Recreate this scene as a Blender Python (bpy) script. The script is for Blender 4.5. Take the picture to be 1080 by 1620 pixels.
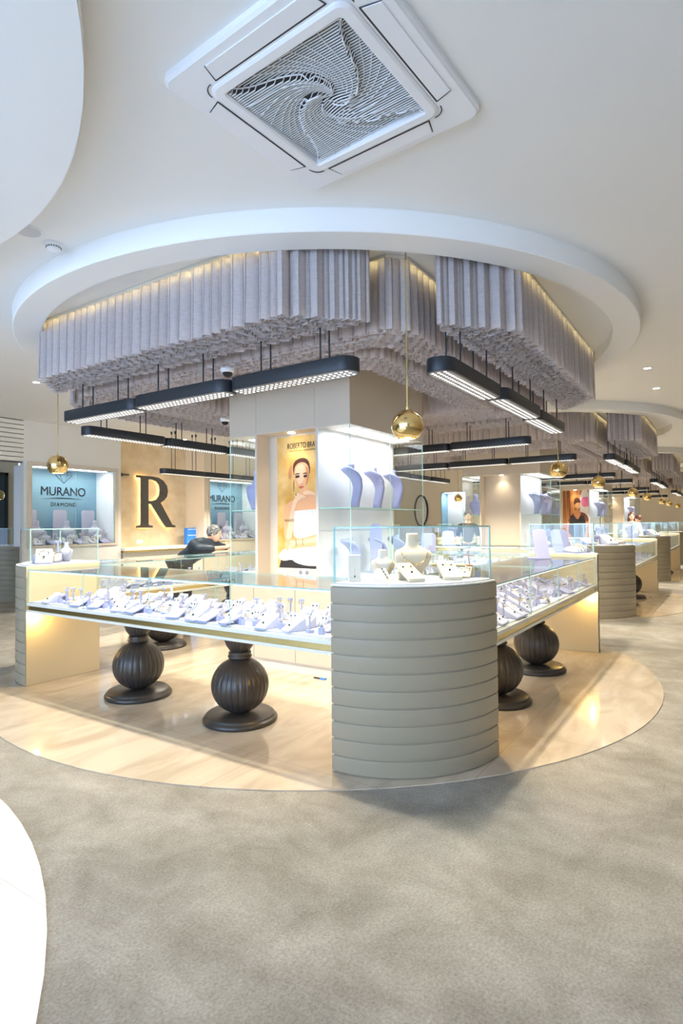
import bpy, bmesh, math, random
from mathutils import Vector, Matrix
random.seed(7)
S = bpy.context.scene
PI = math.pi
for o in list(bpy.data.objects): bpy.data.objects.remove(o)
COL = S.collection
# ------------------------------------------------------------------ camera
cam_d = bpy.data.cameras.new('camera'); cam = bpy.data.objects.new('camera', cam_d); COL.objects.link(cam)
r_ = Vector((0.554, -0.833, -0.009)); d_ = Vector((0.833, 0.553, 0.0214)).normalized()
r_ = (r_ - d_*r_.dot(d_)).normalized(); u_ = r_.cross(d_)
M3 = Matrix((r_, u_, -d_)).transposed()
cam.matrix_world = Matrix.Translation((0, 0, 1.40)) @ M3.to_4x4()
cam_d.sensor_fit = 'HORIZONTAL'; cam_d.sensor_width = 36; cam_d.lens = 36*922/1080
cam_d.clip_start = .05; cam_d.clip_end = 200
S.camera = cam
# ------------------------------------------------------------------ world, exposure
S.view_settings.view_transform = 'Standard'; S.view_settings.look = 'None'
S.view_settings.exposure = 0.62; S.view_settings.gamma = 1; S.view_settings.use_curve_mapping = False
S.cycles.max_bounces = 8; S.cycles.diffuse_bounces = 5; S.cycles.glossy_bounces = 4
S.cycles.transparent_max_bounces = 32; S.cycles.transmission_bounces = 8
S.cycles.sample_clamp_indirect = 4.0
w = bpy.data.worlds.new('world'); S.world = w; w.use_nodes = True
w.node_tree.nodes['Background'].inputs[0].default_value = (.75, .87, 1, 1)
w.node_tree.nodes['Background'].inputs[1].default_value = 1.0

def area(name, loc, sx, sy, power, color=(1, 1, 1), rot=(0, 0, 0), spread=180, parent=None):
    l = bpy.data.lights.new(name, 'AREA'); l.shape = 'RECTANGLE'; l.size = sx; l.size_y = sy
    l.energy = power; l.color = color; l.spread = math.radians(spread)
    o = bpy.data.objects.new(name, l); COL.objects.link(o); o.location = loc; o.rotation_euler = rot
    if parent: o.parent = parent
    return o
# daylight through the shop front behind and left of the camera
area('daylight', (-5.3, 2.2, 1.7), 3.0, 9.0, 400, (.42, .63, 1), (0, math.radians(-90), 0))
SPOT_W = 30; CASE_W = 1.8; DOWN_W = 22

# ------------------------------------------------------------------ materials
def mat(name, col, rough=.5, metal=0, spec=.5, noise=None, bump=None, emit=None, trans=None, coat=0, sheen=0):
    m = bpy.data.materials.new(name); m.use_nodes = True; nt = m.node_tree; b = nt.nodes['Principled BSDF']
    b.inputs['Base Color'].default_value = (*col, 1); b.inputs['Roughness'].default_value = rough
    b.inputs['Metallic'].default_value = metal; b.inputs['Specular IOR Level'].default_value = spec
    if coat: b.inputs['Coat Weight'].default_value = coat; b.inputs['Coat Roughness'].default_value = .04
    if sheen: b.inputs['Sheen Weight'].default_value = sheen
    if emit: b.inputs['Emission Color'].default_value = (*emit[0], 1); b.inputs['Emission Strength'].default_value = emit[1]
    if noise or bump:
        tc = nt.nodes.new('ShaderNodeTexCoord')
    if noise:   # (scale, col2, detail, contrast lo, hi, (sx,sy,sz))
        sc, c2, det, lo, hi, st = noise
        mp = nt.nodes.new('ShaderNodeMapping'); mp.inputs['Scale'].default_value = st
        nt.links.new(tc.outputs['Object'], mp.inputs[0])
        n = nt.nodes.new('ShaderNodeTexNoise'); n.inputs['Scale'].default_value = sc; n.inputs['Detail'].default_value = det
        nt.links.new(mp.outputs[0], n.inputs['Vector'])
        rp = nt.nodes.new('ShaderNodeValToRGB'); rp.color_ramp.elements[0].position = lo; rp.color_ramp.elements[1].position = hi
        rp.color_ramp.elements[0].color = (*col, 1); rp.color_ramp.elements[1].color = (*c2, 1)
        nt.links.new(n.outputs[0], rp.inputs[0]); nt.links.new(rp.outputs[0], b.inputs['Base Color'])
    if bump:    # (scale, strength, dist)
        n2 = nt.nodes.new('ShaderNodeTexNoise'); n2.inputs['Scale'].default_value = bump[0]; n2.inputs['Detail'].default_value = 4
        nt.links.new(tc.outputs['Object'], n2.inputs['Vector'])
        bp = nt.nodes.new('ShaderNodeBump'); bp.inputs['Strength'].default_value = bump[1]; bp.inputs['Distance'].default_value = bump[2]
        nt.links.new(n2.outputs[0], bp.inputs['Height']); nt.links.new(bp.outputs[0], b.inputs['Normal'])
    return m
def glassmat(name, tint, refl=1.0):
    m = bpy.data.materials.new(name); m.use_nodes = True; nt = m.node_tree; nt.nodes.clear()
    out = nt.nodes.new('ShaderNodeOutputMaterial'); mx = nt.nodes.new('ShaderNodeMixShader')
    t = nt.nodes.new('ShaderNodeBsdfTransparent'); t.inputs[0].default_value = (*tint, 1)
    g = nt.nodes.new('ShaderNodeBsdfGlossy'); g.inputs['Roughness'].default_value = .0
    ge = nt.nodes.new('ShaderNodeNewGeometry'); dt = nt.nodes.new('ShaderNodeVectorMath'); dt.operation = 'DOT_PRODUCT'
    nt.links.new(ge.outputs['Incoming'], dt.inputs[0]); nt.links.new(ge.outputs['Normal'], dt.inputs[1])
    def mth(op, a, b):
        q = nt.nodes.new('ShaderNodeMath'); q.operation = op
        for i_, v_ in enumerate((a, b)):
            if v_ is None: continue
            if isinstance(v_, (int, float)): q.inputs[i_].default_value = v_
            else: nt.links.new(v_, q.inputs[i_])
        return q.outputs[0]
    sch = mth('ADD', mth('MULTIPLY', mth('POWER', mth('SUBTRACT', 1.0, mth('ABSOLUTE', dt.outputs['Value'], None)), 5.0), .96), .035)
    nt.links.new(mth('MULTIPLY', sch, refl), mx.inputs[0])
    nt.links.new(t.outputs[0], mx.inputs[1]); nt.links.new(g.outputs[0], mx.inputs[2]); nt.links.new(mx.outputs[0], out.inputs[0])
    return m
def fabricmat(name, col, trans=.48):
    m = bpy.data.materials.new(name); m.use_nodes = True; nt = m.node_tree; nt.nodes.clear()
    out = nt.nodes.new('ShaderNodeOutputMaterial'); mx = nt.nodes.new('ShaderNodeMixShader'); mx.inputs[0].default_value = trans
    d = nt.nodes.new('ShaderNodeBsdfDiffuse'); t = nt.nodes.new('ShaderNodeBsdfTranslucent')
    tc = nt.nodes.new('ShaderNodeTexCoord'); mp = nt.nodes.new('ShaderNodeMapping'); mp.inputs['Scale'].default_value = (1, 1, .12)
    n = nt.nodes.new('ShaderNodeTexNoise'); n.inputs['Scale'].default_value = 220; n.inputs['Detail'].default_value = 3
    mp2 = nt.nodes.new('ShaderNodeMapping'); mp2.inputs['Scale'].default_value = (.1, .1, 1)
    n2 = nt.nodes.new('ShaderNodeTexNoise'); n2.inputs['Scale'].default_value = 200
    rp = nt.nodes.new('ShaderNodeValToRGB'); rp.color_ramp.elements[0].position = .38; rp.color_ramp.elements[1].position = .66
    rp.color_ramp.elements[0].color = (*[c*.88 for c in col], 1); rp.color_ramp.elements[1].color = (*[min(1, c*1.08) for c in col], 1)
    ad = nt.nodes.new('ShaderNodeMath'); ad.operation = 'ADD'; hf = nt.nodes.new('ShaderNodeMath'); hf.operation = 'MULTIPLY'; hf.inputs[1].default_value = .5
    L = nt.links.new
    L(tc.outputs['Object'], mp.inputs[0]); L(mp.outputs[0], n.inputs['Vector']); L(tc.outputs['Object'], mp2.inputs[0]); L(mp2.outputs[0], n2.inputs['Vector'])
    L(n.outputs[0], ad.inputs[0]); L(n2.outputs[0], ad.inputs[1]); L(ad.outputs[0], hf.inputs[0]); L(hf.outputs[0], rp.inputs[0])
    L(rp.outputs[0], d.inputs[0]); L(rp.outputs[0], t.inputs[0])
    L(d.outputs[0], mx.inputs[1]); L(t.outputs[0], mx.inputs[2]); L(mx.outputs[0], out.inputs[0])
    return m
def marblemat(name, c1, c2, rough=.08):
    m = bpy.data.materials.new(name); m.use_nodes = True; nt = m.node_tree; b = nt.nodes['Principled BSDF']
    b.inputs['Roughness'].default_value = rough; L = nt.links.new
    tc = nt.nodes.new('ShaderNodeTexCoord'); mp = nt.nodes.new('ShaderNodeMapping'); mp.inputs['Scale'].default_value = (.6, 1.6, 1); mp.inputs['Rotation'].default_value = (0, 0, .6)
    n = nt.nodes.new('ShaderNodeTexNoise'); n.inputs['Scale'].default_value = 2.0; n.inputs['Detail'].default_value = 9; n.inputs['Distortion'].default_value = 1.8
    rp = nt.nodes.new('ShaderNodeValToRGB'); rp.color_ramp.elements[0].position = .32; rp.color_ramp.elements[1].position = .62
    rp.color_ramp.elements[0].color = (*c2, 1); rp.color_ramp.elements[1].color = (*c1, 1)
    br = nt.nodes.new('ShaderNodeTexBrick'); br.inputs['Scale'].default_value = 1; br.inputs['Mortar Size'].default_value = .002
    br.inputs['Brick Width'].default_value = 1.2; br.inputs['Row Height'].default_value = 1.2; br.offset = 0
    br.inputs['Color1'].default_value = br.inputs['Color2'].default_value = (1, 1, 1, 1); br.inputs['Mortar'].default_value = (.72, .68, .6, 1)
    mx = nt.nodes.new('ShaderNodeMix'); mx.data_type = 'RGBA'; mx.blend_type = 'MULTIPLY'; mx.inputs[0].default_value = 1
    L(tc.outputs['Object'], mp.inputs[0]); L(mp.outputs[0], n.inputs['Vector']); L(n.outputs[0], rp.inputs[0]); L(tc.outputs['Object'], br.inputs['Vector'])
    L(rp.outputs[0], mx.inputs[6]); L(br.outputs[0], mx.inputs[7]); L(mx.outputs[2], b.inputs['Base Color'])
    return m
def carpetmat():
    m = bpy.data.materials.new('carpet'); m.use_nodes = True; nt = m.node_tree; b = nt.nodes['Principled BSDF']
    b.inputs['Roughness'].default_value = .95; b.inputs['Specular IOR Level'].default_value = .1; L = nt.links.new
    tc = nt.nodes.new('ShaderNodeTexCoord')
    def noise(sc, det, st=(1, 1, 1), dist=0):
        mp = nt.nodes.new('ShaderNodeMapping'); mp.inputs['Scale'].default_value = st; L(tc.outputs['Object'], mp.inputs[0])
        n = nt.nodes.new('ShaderNodeTexNoise'); n.inputs['Scale'].default_value = sc; n.inputs['Detail'].default_value = det; n.inputs['Distortion'].default_value = dist
        L(mp.outputs[0], n.inputs['Vector']); return n
    a = noise(2.6, 15, (1.15, .9, 1), .35); f = noise(95, 8); a.inputs['Roughness'].default_value = .68; f.inputs['Roughness'].default_value = .7
    r1 = nt.nodes.new('ShaderNodeValToRGB'); e = r1.color_ramp.elements; e[0].position = .36; e[1].position = .66
    e[0].color = (.30, .272, .225, 1); e[1].color = (.47, .435, .375, 1)
    r2 = nt.nodes.new('ShaderNodeValToRGB'); e = r2.color_ramp.elements; e[0].position = .3; e[1].position = .62
    e[0].color = (.50, .49, .47, 1); e[1].color = (1, 1, 1, 1)
    mx = nt.nodes.new('ShaderNodeMix'); mx.data_type = 'RGBA'; mx.blend_type = 'MULTIPLY'; mx.inputs[0].default_value = .8
    L(a.outputs[0], r1.inputs[0]); L(f.outputs[0], r2.inputs[0]); L(r1.outputs[0], mx.inputs[6]); L(r2.outputs[0], mx.inputs[7]); L(mx.outputs[2], b.inputs['Base Color'])
    bp = nt.nodes.new('ShaderNodeBump'); bp.inputs['Strength'].default_value = .6; bp.inputs['Distance'].default_value = .006
    L(f.outputs[0], bp.inputs['Height']); L(bp.outputs[0], b.inputs['Normal'])
    return m
M = dict(
    ceiling=mat('ceiling_paint', (.86, .85, .82), .7), wall=mat('wall_paint', (.80, .77, .70), .6), wallb=mat('beige_wall', (.80, .70, .54), .6),
    trav=mat('travertine_plaster', (.72, .58, .38), .55, noise=(3.5, (.85, .72, .52), 8, .35, .65, (1, 1, 1))),
    carpet=carpetmat(), marble=marblemat('cream_marble', (.60, .505, .385), (.46, .375, .275)), white_marble=marblemat('white_marble', (.88, .88, .87), (.82, .82, .82)),
    slat=mat('greige_lacquer', (.35, .30, .21), .42), cream=mat('cream_lacquer', (.83, .79, .68), .35), panel=mat('panel_lacquer', (.66, .575, .46), .4),
    side=mat('side_panel_lacquer', (.70, .57, .34), .4), deck=mat('white_deck', (.62, .62, .67), .6), gold=mat('brass', (.78, .62, .27), .16, 1),
    globe=mat('polished_gold', (.86, .62, .26), .04, 1), black=mat('slate_metal', (.028, .032, .038), .45, .3), bronze=mat('dark_bronze_paint', (.050, .043, .037), .34, .25),
    grey=mat('groove_shadow_gap', (.12, .11, .10), .8), lav=mat('lavender_leatherette', (.40, .41, .64), .45), whitel=mat('white_leatherette', (.52, .52, .66), .5),
    ivory=mat('ivory_leatherette', (.74, .64, .48), .5), jgold=mat('jewel_gold', (.95, .70, .32), .2, 1), silver=mat('jewel_silver', (.8, .8, .85), .15, 1),
    gem=mat('dark_gem', (.02, .05, .03), .05), glass=glassmat('clear_glass', (.972, .992, .985)), edge=mat('glass_edge', (.42, .68, .62), .15, emit=None),
    led=mat('led', (1, 1, 1), emit=((1, .97, .93), 2.2)), ledp=mat('led_panel', (1, 1, 1), emit=((.95, .97, 1), 3)), warmled=mat('warm_led', (1, .9, .5), emit=((1, .90, .45), 5)),
    lens=mat('frosted_lens', (.22, .225, .235), .4), curtain=fabricmat('linen_voile', (.76, .70, .69)), plastic=mat('white_plastic', (.86, .86, .87), .4),
    dark=mat('dark_void', (.045, .043, .042), .8), blue=mat('blue_panel', (.22, .40, .53), .5), ink=mat('black_ink', (.012, .02, .035), .4),
    letter=mat('bronze_letter', (.085, .082, .08), .5, .2), halo=mat('letter_backlight', (1, .8, .45), emit=((1, .72, .33), 5)), white=mat('matte_white', (.88, .88, .88), .55),
    steel=mat('steel', (.55, .55, .56), .25, 1), mirror=mat('mirror_glass', (.85, .87, .86), .02, 1), skin=mat('skin', (.72, .43, .29), .5), skinp=mat('skin_light', (.85, .58, .42), .5),
    navy=mat('navy_jacket', (.022, .035, .05), .45), hair=mat('dark_hair', (.02, .015, .012), .5), greyhair=mat('grey_hair', (.07, .07, .07), .6, noise=(40, (.26, .26, .26), 4, .4, .6, (1, 1, 1))),
    blk=mat('black_cloth', (.012, .012, .014), .7), bluebox=mat('blue_card', (.03, .22, .75), .4), glow=mat('downlight_disc', (1, 1, 1), emit=((1, .95, .85), 12)),
    doorb=mat('dark_blue_glass', (.02, .05, .07), .15), lips=mat('lips', (.6, .2, .15), .5), brown=mat('brown_hair', (.10, .035, .02), .5))
# ------------------------------------------------------------------ mesh builder
class MB:
    def __init__(s): s.v = []; s.f = []; s.m = []; s.sm = []; s.T = None
    def add(s, vs, fs, m=0, smooth=False):
        o = len(s.v)
        if s.T is not None: vs = [tuple(s.T @ Vector(v)) for v in vs]
        s.v += [tuple(v) for v in vs]; s.f += [tuple(i+o for i in f) for f in fs]; s.m += [m]*len(fs); s.sm += [smooth]*len(fs)
        return s
    def box(s, x0, x1, y0, y1, z0, z1, m=0):
        return s.add([(x0,y0,z0),(x1,y0,z0),(x1,y1,z0),(x0,y1,z0),(x0,y0,z1),(x1,y0,z1),(x1,y1,z1),(x0,y1,z1)],
                     [(0,3,2,1),(4,5,6,7),(0,1,5,4),(1,2,6,5),(2,3,7,6),(3,0,4,7)], m)
    def pane(s, x0, x1, y0, y1, z0, z1):     # glass box: thin faces get edge material 1
        a = [x1-x0, y1-y0, z1-z0]; k = a.index(min(a)); n = len(s.m); s.box(x0,x1,y0,y1,z0,z1)
        ax = [2,2,1,0,1,0]
        for i in range(6): s.m[n+i] = 0 if ax[i] == k else 1
        return s
    def prism(s, poly, z0, z1, m=0, smooth=False, mt=None):
        n = len(poly); vs = [(x,y,z0) for x,y in poly]+[(x,y,z1) for x,y in poly]
        s.add(vs, [tuple(range(n-1,-1,-1))], m); s.f.append(tuple(len(s.v)-n+i for i in range(n))); s.m.append(m if mt is None else mt); s.sm.append(False)
        b = len(s.v)-2*n
        for i in range(n): s.f.append((b+i, b+(i+1)%n, b+n+(i+1)%n, b+n+i)); s.m.append(m); s.sm.append(smooth)
        return s
    def lathe(s, prof, n=24, c=(0,0), m=0, smooth=True, flute=None, a0=0, a1=2*PI):
        full = abs(a1-a0-2*PI) < 1e-6; k = n if full else n+1; vs = []
        for (r, z) in prof:
            for i in range(k):
                a = a0+(a1-a0)*i/n; rr = r*(flute(a, z) if flute else 1); vs.append((c[0]+rr*math.cos(a), c[1]+rr*math.sin(a), z))
        fs = []
        for j in range(len(prof)-1):
            for i in range(n):
                i2 = (i+1) % k; fs.append((j*k+i, j*k+i2, (j+1)*k+i2, (j+1)*k+i))
        return s.add(vs, fs, m, smooth)
    def cyl(s, c, r, z0, z1, n=12, m=0):
        return s.lathe([(0.0001,z0),(r,z0),(r,z1),(0.0001,z1)], n, c, m, False)
    def sphere(s, c, r, n=12, m=0, sc=(1,1,1)):
        vs = []; fs = []; h = max(4, n//2)
        for j in range(h+1):
            t = PI*j/h
            for i in range(n):
                a = 2*PI*i/n; vs.append((c[0]+r*sc[0]*math.sin(t)*math.cos(a), c[1]+r*sc[1]*math.sin(t)*math.sin(a), c[2]+r*sc[2]*math.cos(t)))
        for j in range(h):
            for i in range(n): fs.append((j*n+i, (j+1)*n+i, (j+1)*n+(i+1)%n, j*n+(i+1)%n))
        return s.add(vs, fs, m, True)
    def tube(s, pts, r, n=6, m=0, closed=False):
        pts = [Vector(p) for p in pts]; k = len(pts); vs = []
        for i, p in enumerate(pts):
            if closed: t = (pts[(i+1)%k]-pts[i-1]).normalized()
            else: t = (pts[min(i+1,k-1)]-pts[max(i-1,0)]).normalized()
            a = Vector((0,0,1)) if abs(t.z) < .9 else Vector((1,0,0)); u = t.cross(a).normalized(); w_ = t.cross(u)
            rr = r[i] if isinstance(r, (list, tuple)) else r
            for j in range(n):
                q = 2*PI*j/n; vs.append(p+u*rr*math.cos(q)+w_*rr*math.sin(q))
        fs = [(i*n+j, i*n+(j+1)%n, ((i+1)%k)*n+(j+1)%n, ((i+1)%k)*n+j) for i in range(k if closed else k-1) for j in range(n)]
        if not closed: fs += [tuple(range(n-1,-1,-1)), tuple((k-1)*n+j for j in range(n))]
        return s.add(vs, fs, m, True)
    def ring(s, c, R, r, n=14, m=0, rot=None, a0=0, a1=2*PI):
        full = abs(a1-a0-2*PI) < 1e-6
        P = [Vector((R*math.cos(a0+(a1-a0)*i/n), R*math.sin(a0+(a1-a0)*i/n), 0)) for i in range(n if full else n+1)]
        if rot: Rm = rot.to_matrix() if hasattr(rot,'to_matrix') else rot; P = [Rm @ p for p in P]
        return s.tube([p+Vector(c) for p in P], r, 5, m, full)
    def build(s, name, mats, parent=None, bevel=0, loc=None):
        me = bpy.data.meshes.new(name); me.from_pydata(s.v, [], s.f); me.validate()
        if not isinstance(mats, (list, tuple)): mats = [mats]
        for m in mats: me.materials.append(m)
        if len(me.polygons) == len(s.m):
            me.polygons.foreach_set('material_index', [min(i, len(mats)-1) for i in s.m]); me.polygons.foreach_set('use_smooth', s.sm)
        o = bpy.data.objects.new(name, me); COL.objects.link(o)
        if parent: o.parent = parent
        if loc: o.location = loc
        if bevel:
            b = o.modifiers.new('bevel', 'BEVEL'); b.width = bevel; b.segments = 2; b.limit_method = 'ANGLE'
        return o
G = [M['glass'], M['edge']]
from mathutils import Euler
def thing(name, label, cat, loc=(0,0,0), rz=0, group=None):
    o = bpy.data.objects.new(name, None); COL.objects.link(o); o.location = loc; o.rotation_euler = (0,0,rz); o.empty_display_size = .1
    o['label'] = label; o['category'] = cat
    if group: o['group'] = group
    return o
def tag(o, label, cat, group=None):
    o['label'] = label; o['category'] = cat
    if group: o['group'] = group
    return o
def struct(o): o['kind'] = 'structure'; return o
def dup(root, loc, rz=0, label=None, group=None):
    def cp(o, p):
        c = o.copy(); COL.objects.link(c)
        if p is not None: c.parent = p
        for ch in kids.get(o.name, []): cp(ch, c)
        return c
    kids = {}
    def walk(o):
        kids[o.name] = list(o.children)
        for ch in o.children: walk(ch)
    walk(root)
    r = cp(root, None); r.location = loc; r.rotation_euler = (0,0,rz)
    if label: r['label'] = label
    if group: r['group'] = group
    return r
def text_mesh(name, txt, size, m, parent, loc, rot, ext=.002, sx=1, spacing=1):
    cu = bpy.data.curves.new(name, 'FONT'); cu.body = txt; cu.size = size; cu.extrude = ext; cu.align_x = 'CENTER'; cu.space_character = spacing
    t = bpy.data.objects.new(name, cu); COL.objects.link(t); bpy.context.view_layer.update()
    me = bpy.data.meshes.new_from_object(t.evaluated_get(bpy.context.evaluated_depsgraph_get()))
    bpy.data.objects.remove(t); me.materials.clear(); me.materials.append(m)
    o = bpy.data.objects.new(name, me); COL.objects.link(o)
    if parent: o.parent = parent
    o.location = loc; o.rotation_euler = rot; o.scale = (sx, 1, 1)
    return o
# ------------------------------------------------------------------ layout
PX, PY, H2, STEP = 5.08, 3.52, 2.345, 6.27      # first island's centre, half side, spacing
ZC, ZR, ZI = 3.18, 3.045, 3.145                 # ceiling, ring underside, recess
def W(i, x, y):  return (PX+STEP*i+x, PY+y)
def R2(k, x, y):
    c, s = [(1,0),(0,1),(-1,0),(0,-1)][k % 4]; return (c*x-s*y, s*x+c*y)
NI = 4
# ------------------------------------------------------------------ structure
fl = MB(); fl.box(-6, 40, -6, 16, -.1, 0); fl = struct(fl.build('floor', M['carpet']))
def circ(cx, cy, r, n=96): return [(cx+r*math.cos(2*PI*i/n), cy+r*math.sin(2*PI*i/n)) for i in range(n)]
for i in range(NI):
    mb = MB(); mb.prism(circ(0, 0, 3.13), 0, .006); o = struct(mb.build('floor_marble', M['marble'])); o.location = (*W(i, .01, .06), 0)
mb = MB(); mb.prism(circ(-1.81, 3.69, 3.40), 0, .006); struct(mb.build('floor_white_marble', M['white_marble']))
mb = MB(); mb.box(-6, 40, -6, 16, ZC, ZC+.1); struct(mb.build('ceiling', M['ceiling']))
def fillet_ring(Ro, Ri, z0, z1, cx, cy, name):
    n = 128; mb = MB(); prof = [(Ro+.004, z1), (Ro, z1-.004), (Ro, z0+.006), (Ro-.006, z0), (Ri+.006, z0), (Ri, z0+.006), (Ri, z1)]
    mb.lathe(prof, n, (0, 0), 0, True)
    o = struct(mb.build(name, M['ceiling'])); o.location = (cx, cy, 0)
    for p in o.data.polygons: p.use_smooth = True
    e = o.modifiers.new('e', 'EDGE_SPLIT'); e.split_angle = math.radians(40)
    return o
for i in range(NI):
    fillet_ring(2.95, 2.73, ZR, ZC, *W(i, .01, -.01), 'trim_%d' % (i+1))
    mb = MB(); mb.prism(circ(0, 0, 2.74), ZI, ZC); o = struct(mb.build('ceiling_recess', M['ceiling'])); o.location = (*W(i, .01, -.01), 0)
mb = MB(); mb.prism(circ(-1.25, 3.56, 2.97), 3.06, ZC, smooth=True); struct(mb.build('trim_ceiling_disc', M['ceiling']))
# walls
YW = 9.7
def wallbox(name, a, m='wall'): mb = MB(); mb.box(*a); return struct(mb.build(name, M[m]))
# display window openings in the back wall: (x0, x1)
WIN = [(5.24, 6.82), (9.25, 10.9)]
WZ0, WZ1 = 1.09, 2.44
mb = MB()
mb.box(5.12, 6.97, YW, YW+.12, WZ1, ZC); mb.box(5.12, 6.97, YW, YW+.12, 0, WZ0); mb.box(5.12, WIN[0][0], YW, YW+.12, WZ0, WZ1); mb.box(WIN[0][1], 6.97, YW, YW+.12, WZ0, WZ1)
mb.box(6.85, 6.97, YW+.12, 10.3, 0, ZC)
struct(mb.build('wall_back', M['wall']))
mb = MB()
mb.box(9.1, 11.6, YW, YW+.12, WZ1, ZC); mb.box(9.1, 11.6, YW, YW+.12, 0, WZ0); mb.box(9.1, WIN[1][0], YW, YW+.12, WZ0, WZ1); mb.box(WIN[1][1], 11.6, YW, YW+.12, WZ0, WZ1)
mb.box(9.1, 9.22, YW+.12, 10.3, 0, ZC); mb.box(11.6, 17.5, YW, YW+.12, 0, ZC)
struct(mb.build('wall_back', M['wallb']))
wallbox('wall_niche', (6.97, 9.1, 10.3, 10.4, 0, ZC), 'trav')
wallbox('wall_far', (30, 30.1, -6, 16, 0, ZC), 'wallb'); wallbox('wall_right', (-6, 30, -5, -4.9, 0, ZC), 'trav')
wallbox('wall_behind', (-6, -5.9, -6, -2.8, 0, ZC), 'wall'); wallbox('wall_behind', (-6, -5.9, 7.2, 13.6, 0, ZC), 'wall')
wallbox('wall_left', (-6, 5.24, 13.5, 13.6, 0, ZC), 'wallb'); wallbox('wall_left', (5.24, 7.0, 13.5, 13.6, 0, ZC), 'wallb')
# end wall with a display opening between the aisle and the back rooms
mb = MB(); X9 = 17.5
for a in ((X9, X9+.12, 5.95, 6.9, 0, ZC), (X9, X9+.12, 7.75, YW, 0, ZC), (X9, X9+.12, 6.9, 7.75, 0, 1.0), (X9, X9+.12, 6.9, 7.75, 2.4, ZC)): mb.box(*a)
struct(mb.build('wall_end', M['wallb']))
# slatted header over the opening at the far left
mb = MB()
for k in range(9): mb.box(2.6, 5.12, YW, YW+.05, 2.49+k*.076, 2.49+k*.076+.064)
mb.box(2.6, 5.12, YW+.05, YW+.1, 2.47, ZC, 1)
struct(mb.build('trim_header_slats', [M['cream'], M['grey']]))
# dark glazed doors beyond the opening
for k, (x, w_) in enumerate(((4.55, .75), (6.05, .6))):
    mb = MB(); mb.box(x, x+w_, 13.38, 13.5, 0, 2.55); d = struct(mb.build('door_%d' % (k+1), M['doorb']))
    mb = MB(); mb.box(x-.06, x, 13.36, 13.5, 0, 2.62); mb.box(x+w_, x+w_+.06, 13.36, 13.5, 0, 2.62); mb.box(x-.06, x+w_+.06, 13.36, 13.5, 2.55, 2.62); mb.build('door_frame', M['black'], d)
    mb = MB(); mb.tube([(x+.08, 13.33, .9), (x+.08, 13.33, 1.3)], .012); mb.build('door_handle', M['steel'], d)
# shop front window behind the camera
mb = MB()
for y in (-2.8, -.3, 2.2, 4.7, 7.1): mb.box(-5.98, -5.9, y, y+.07, 0, ZC)
mb.box(-5.98, -5.9, -2.8, 7.17, 0, .1)
struct(mb.build('window_1', M['black']))

# ------------------------------------------------------------------ curtains
def pleat(mb, path, z0, z1, wl=.075, amp=.02, samples=8, zj=.012):
    # path: closed list of 2D corner points
    n = len(path); pts = []; 
    for i in range(n):
        a = Vector(path[i]); b = Vector(path[(i+1) % n]); L = (b-a).length; k = max(2, int(L/wl)); dd = (b-a)/L; nn = Vector((dd.y, -dd.x))
        j = 0; t = 0
        while t < L-.01:
            w_ = wl*random.uniform(.72, 1.35); w_ = min(w_, L-t)
            if L-t-w_ < wl*.5: w_ = L-t
            am = amp*random.uniform(.6, 1.25); sk = random.uniform(-.25, .25); dz = random.uniform(-zj, zj)
            for q in range(samples):
                u = q/samples; ph = 2*PI*u
                off = am*(math.sin(ph)+.25*math.sin(2*ph+1.2)); al = t+w_*(u+.11*sk*math.sin(ph)+.12*math.sin(2*ph))
                pts.append((a+dd*al, nn*off, dz))
            t += w_
    N = len(pts); vs = []
    zs = [(z1, .55), (z1-.12*(z1-z0), .85), (z0+.45*(z1-z0), 1.0), (z0+.1, 1.1), (z0, 1.25)]
    for zi, (z, f) in enumerate(zs):
        for (p, o, dz) in pts: vs.append((p.x+o.x*f, p.y+o.y*f, z+(dz if zi == 4 else 0)))
    fs = [(j*N+i, j*N+(i+1) % N, (j+1)*N+(i+1) % N, (j+1)*N+i) for j in range(4) for i in range(N)]
    mb.add(vs, fs, 0, True)
def wing_poly(f, t, g):         # outer wing for side -X: clipped by the recess circle; inset g
    Rr = 2.72-g; xo, xi = -f+g, -f+t-g
    yo, yi = math.sqrt(max(.01, Rr*Rr-xo*xo)), min(1.70-g, math.sqrt(max(.01, Rr*Rr-xi*xi)))
    return [(xo, yo), (xo, -yo), (xi, -yi), (xi, yi)]
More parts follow.
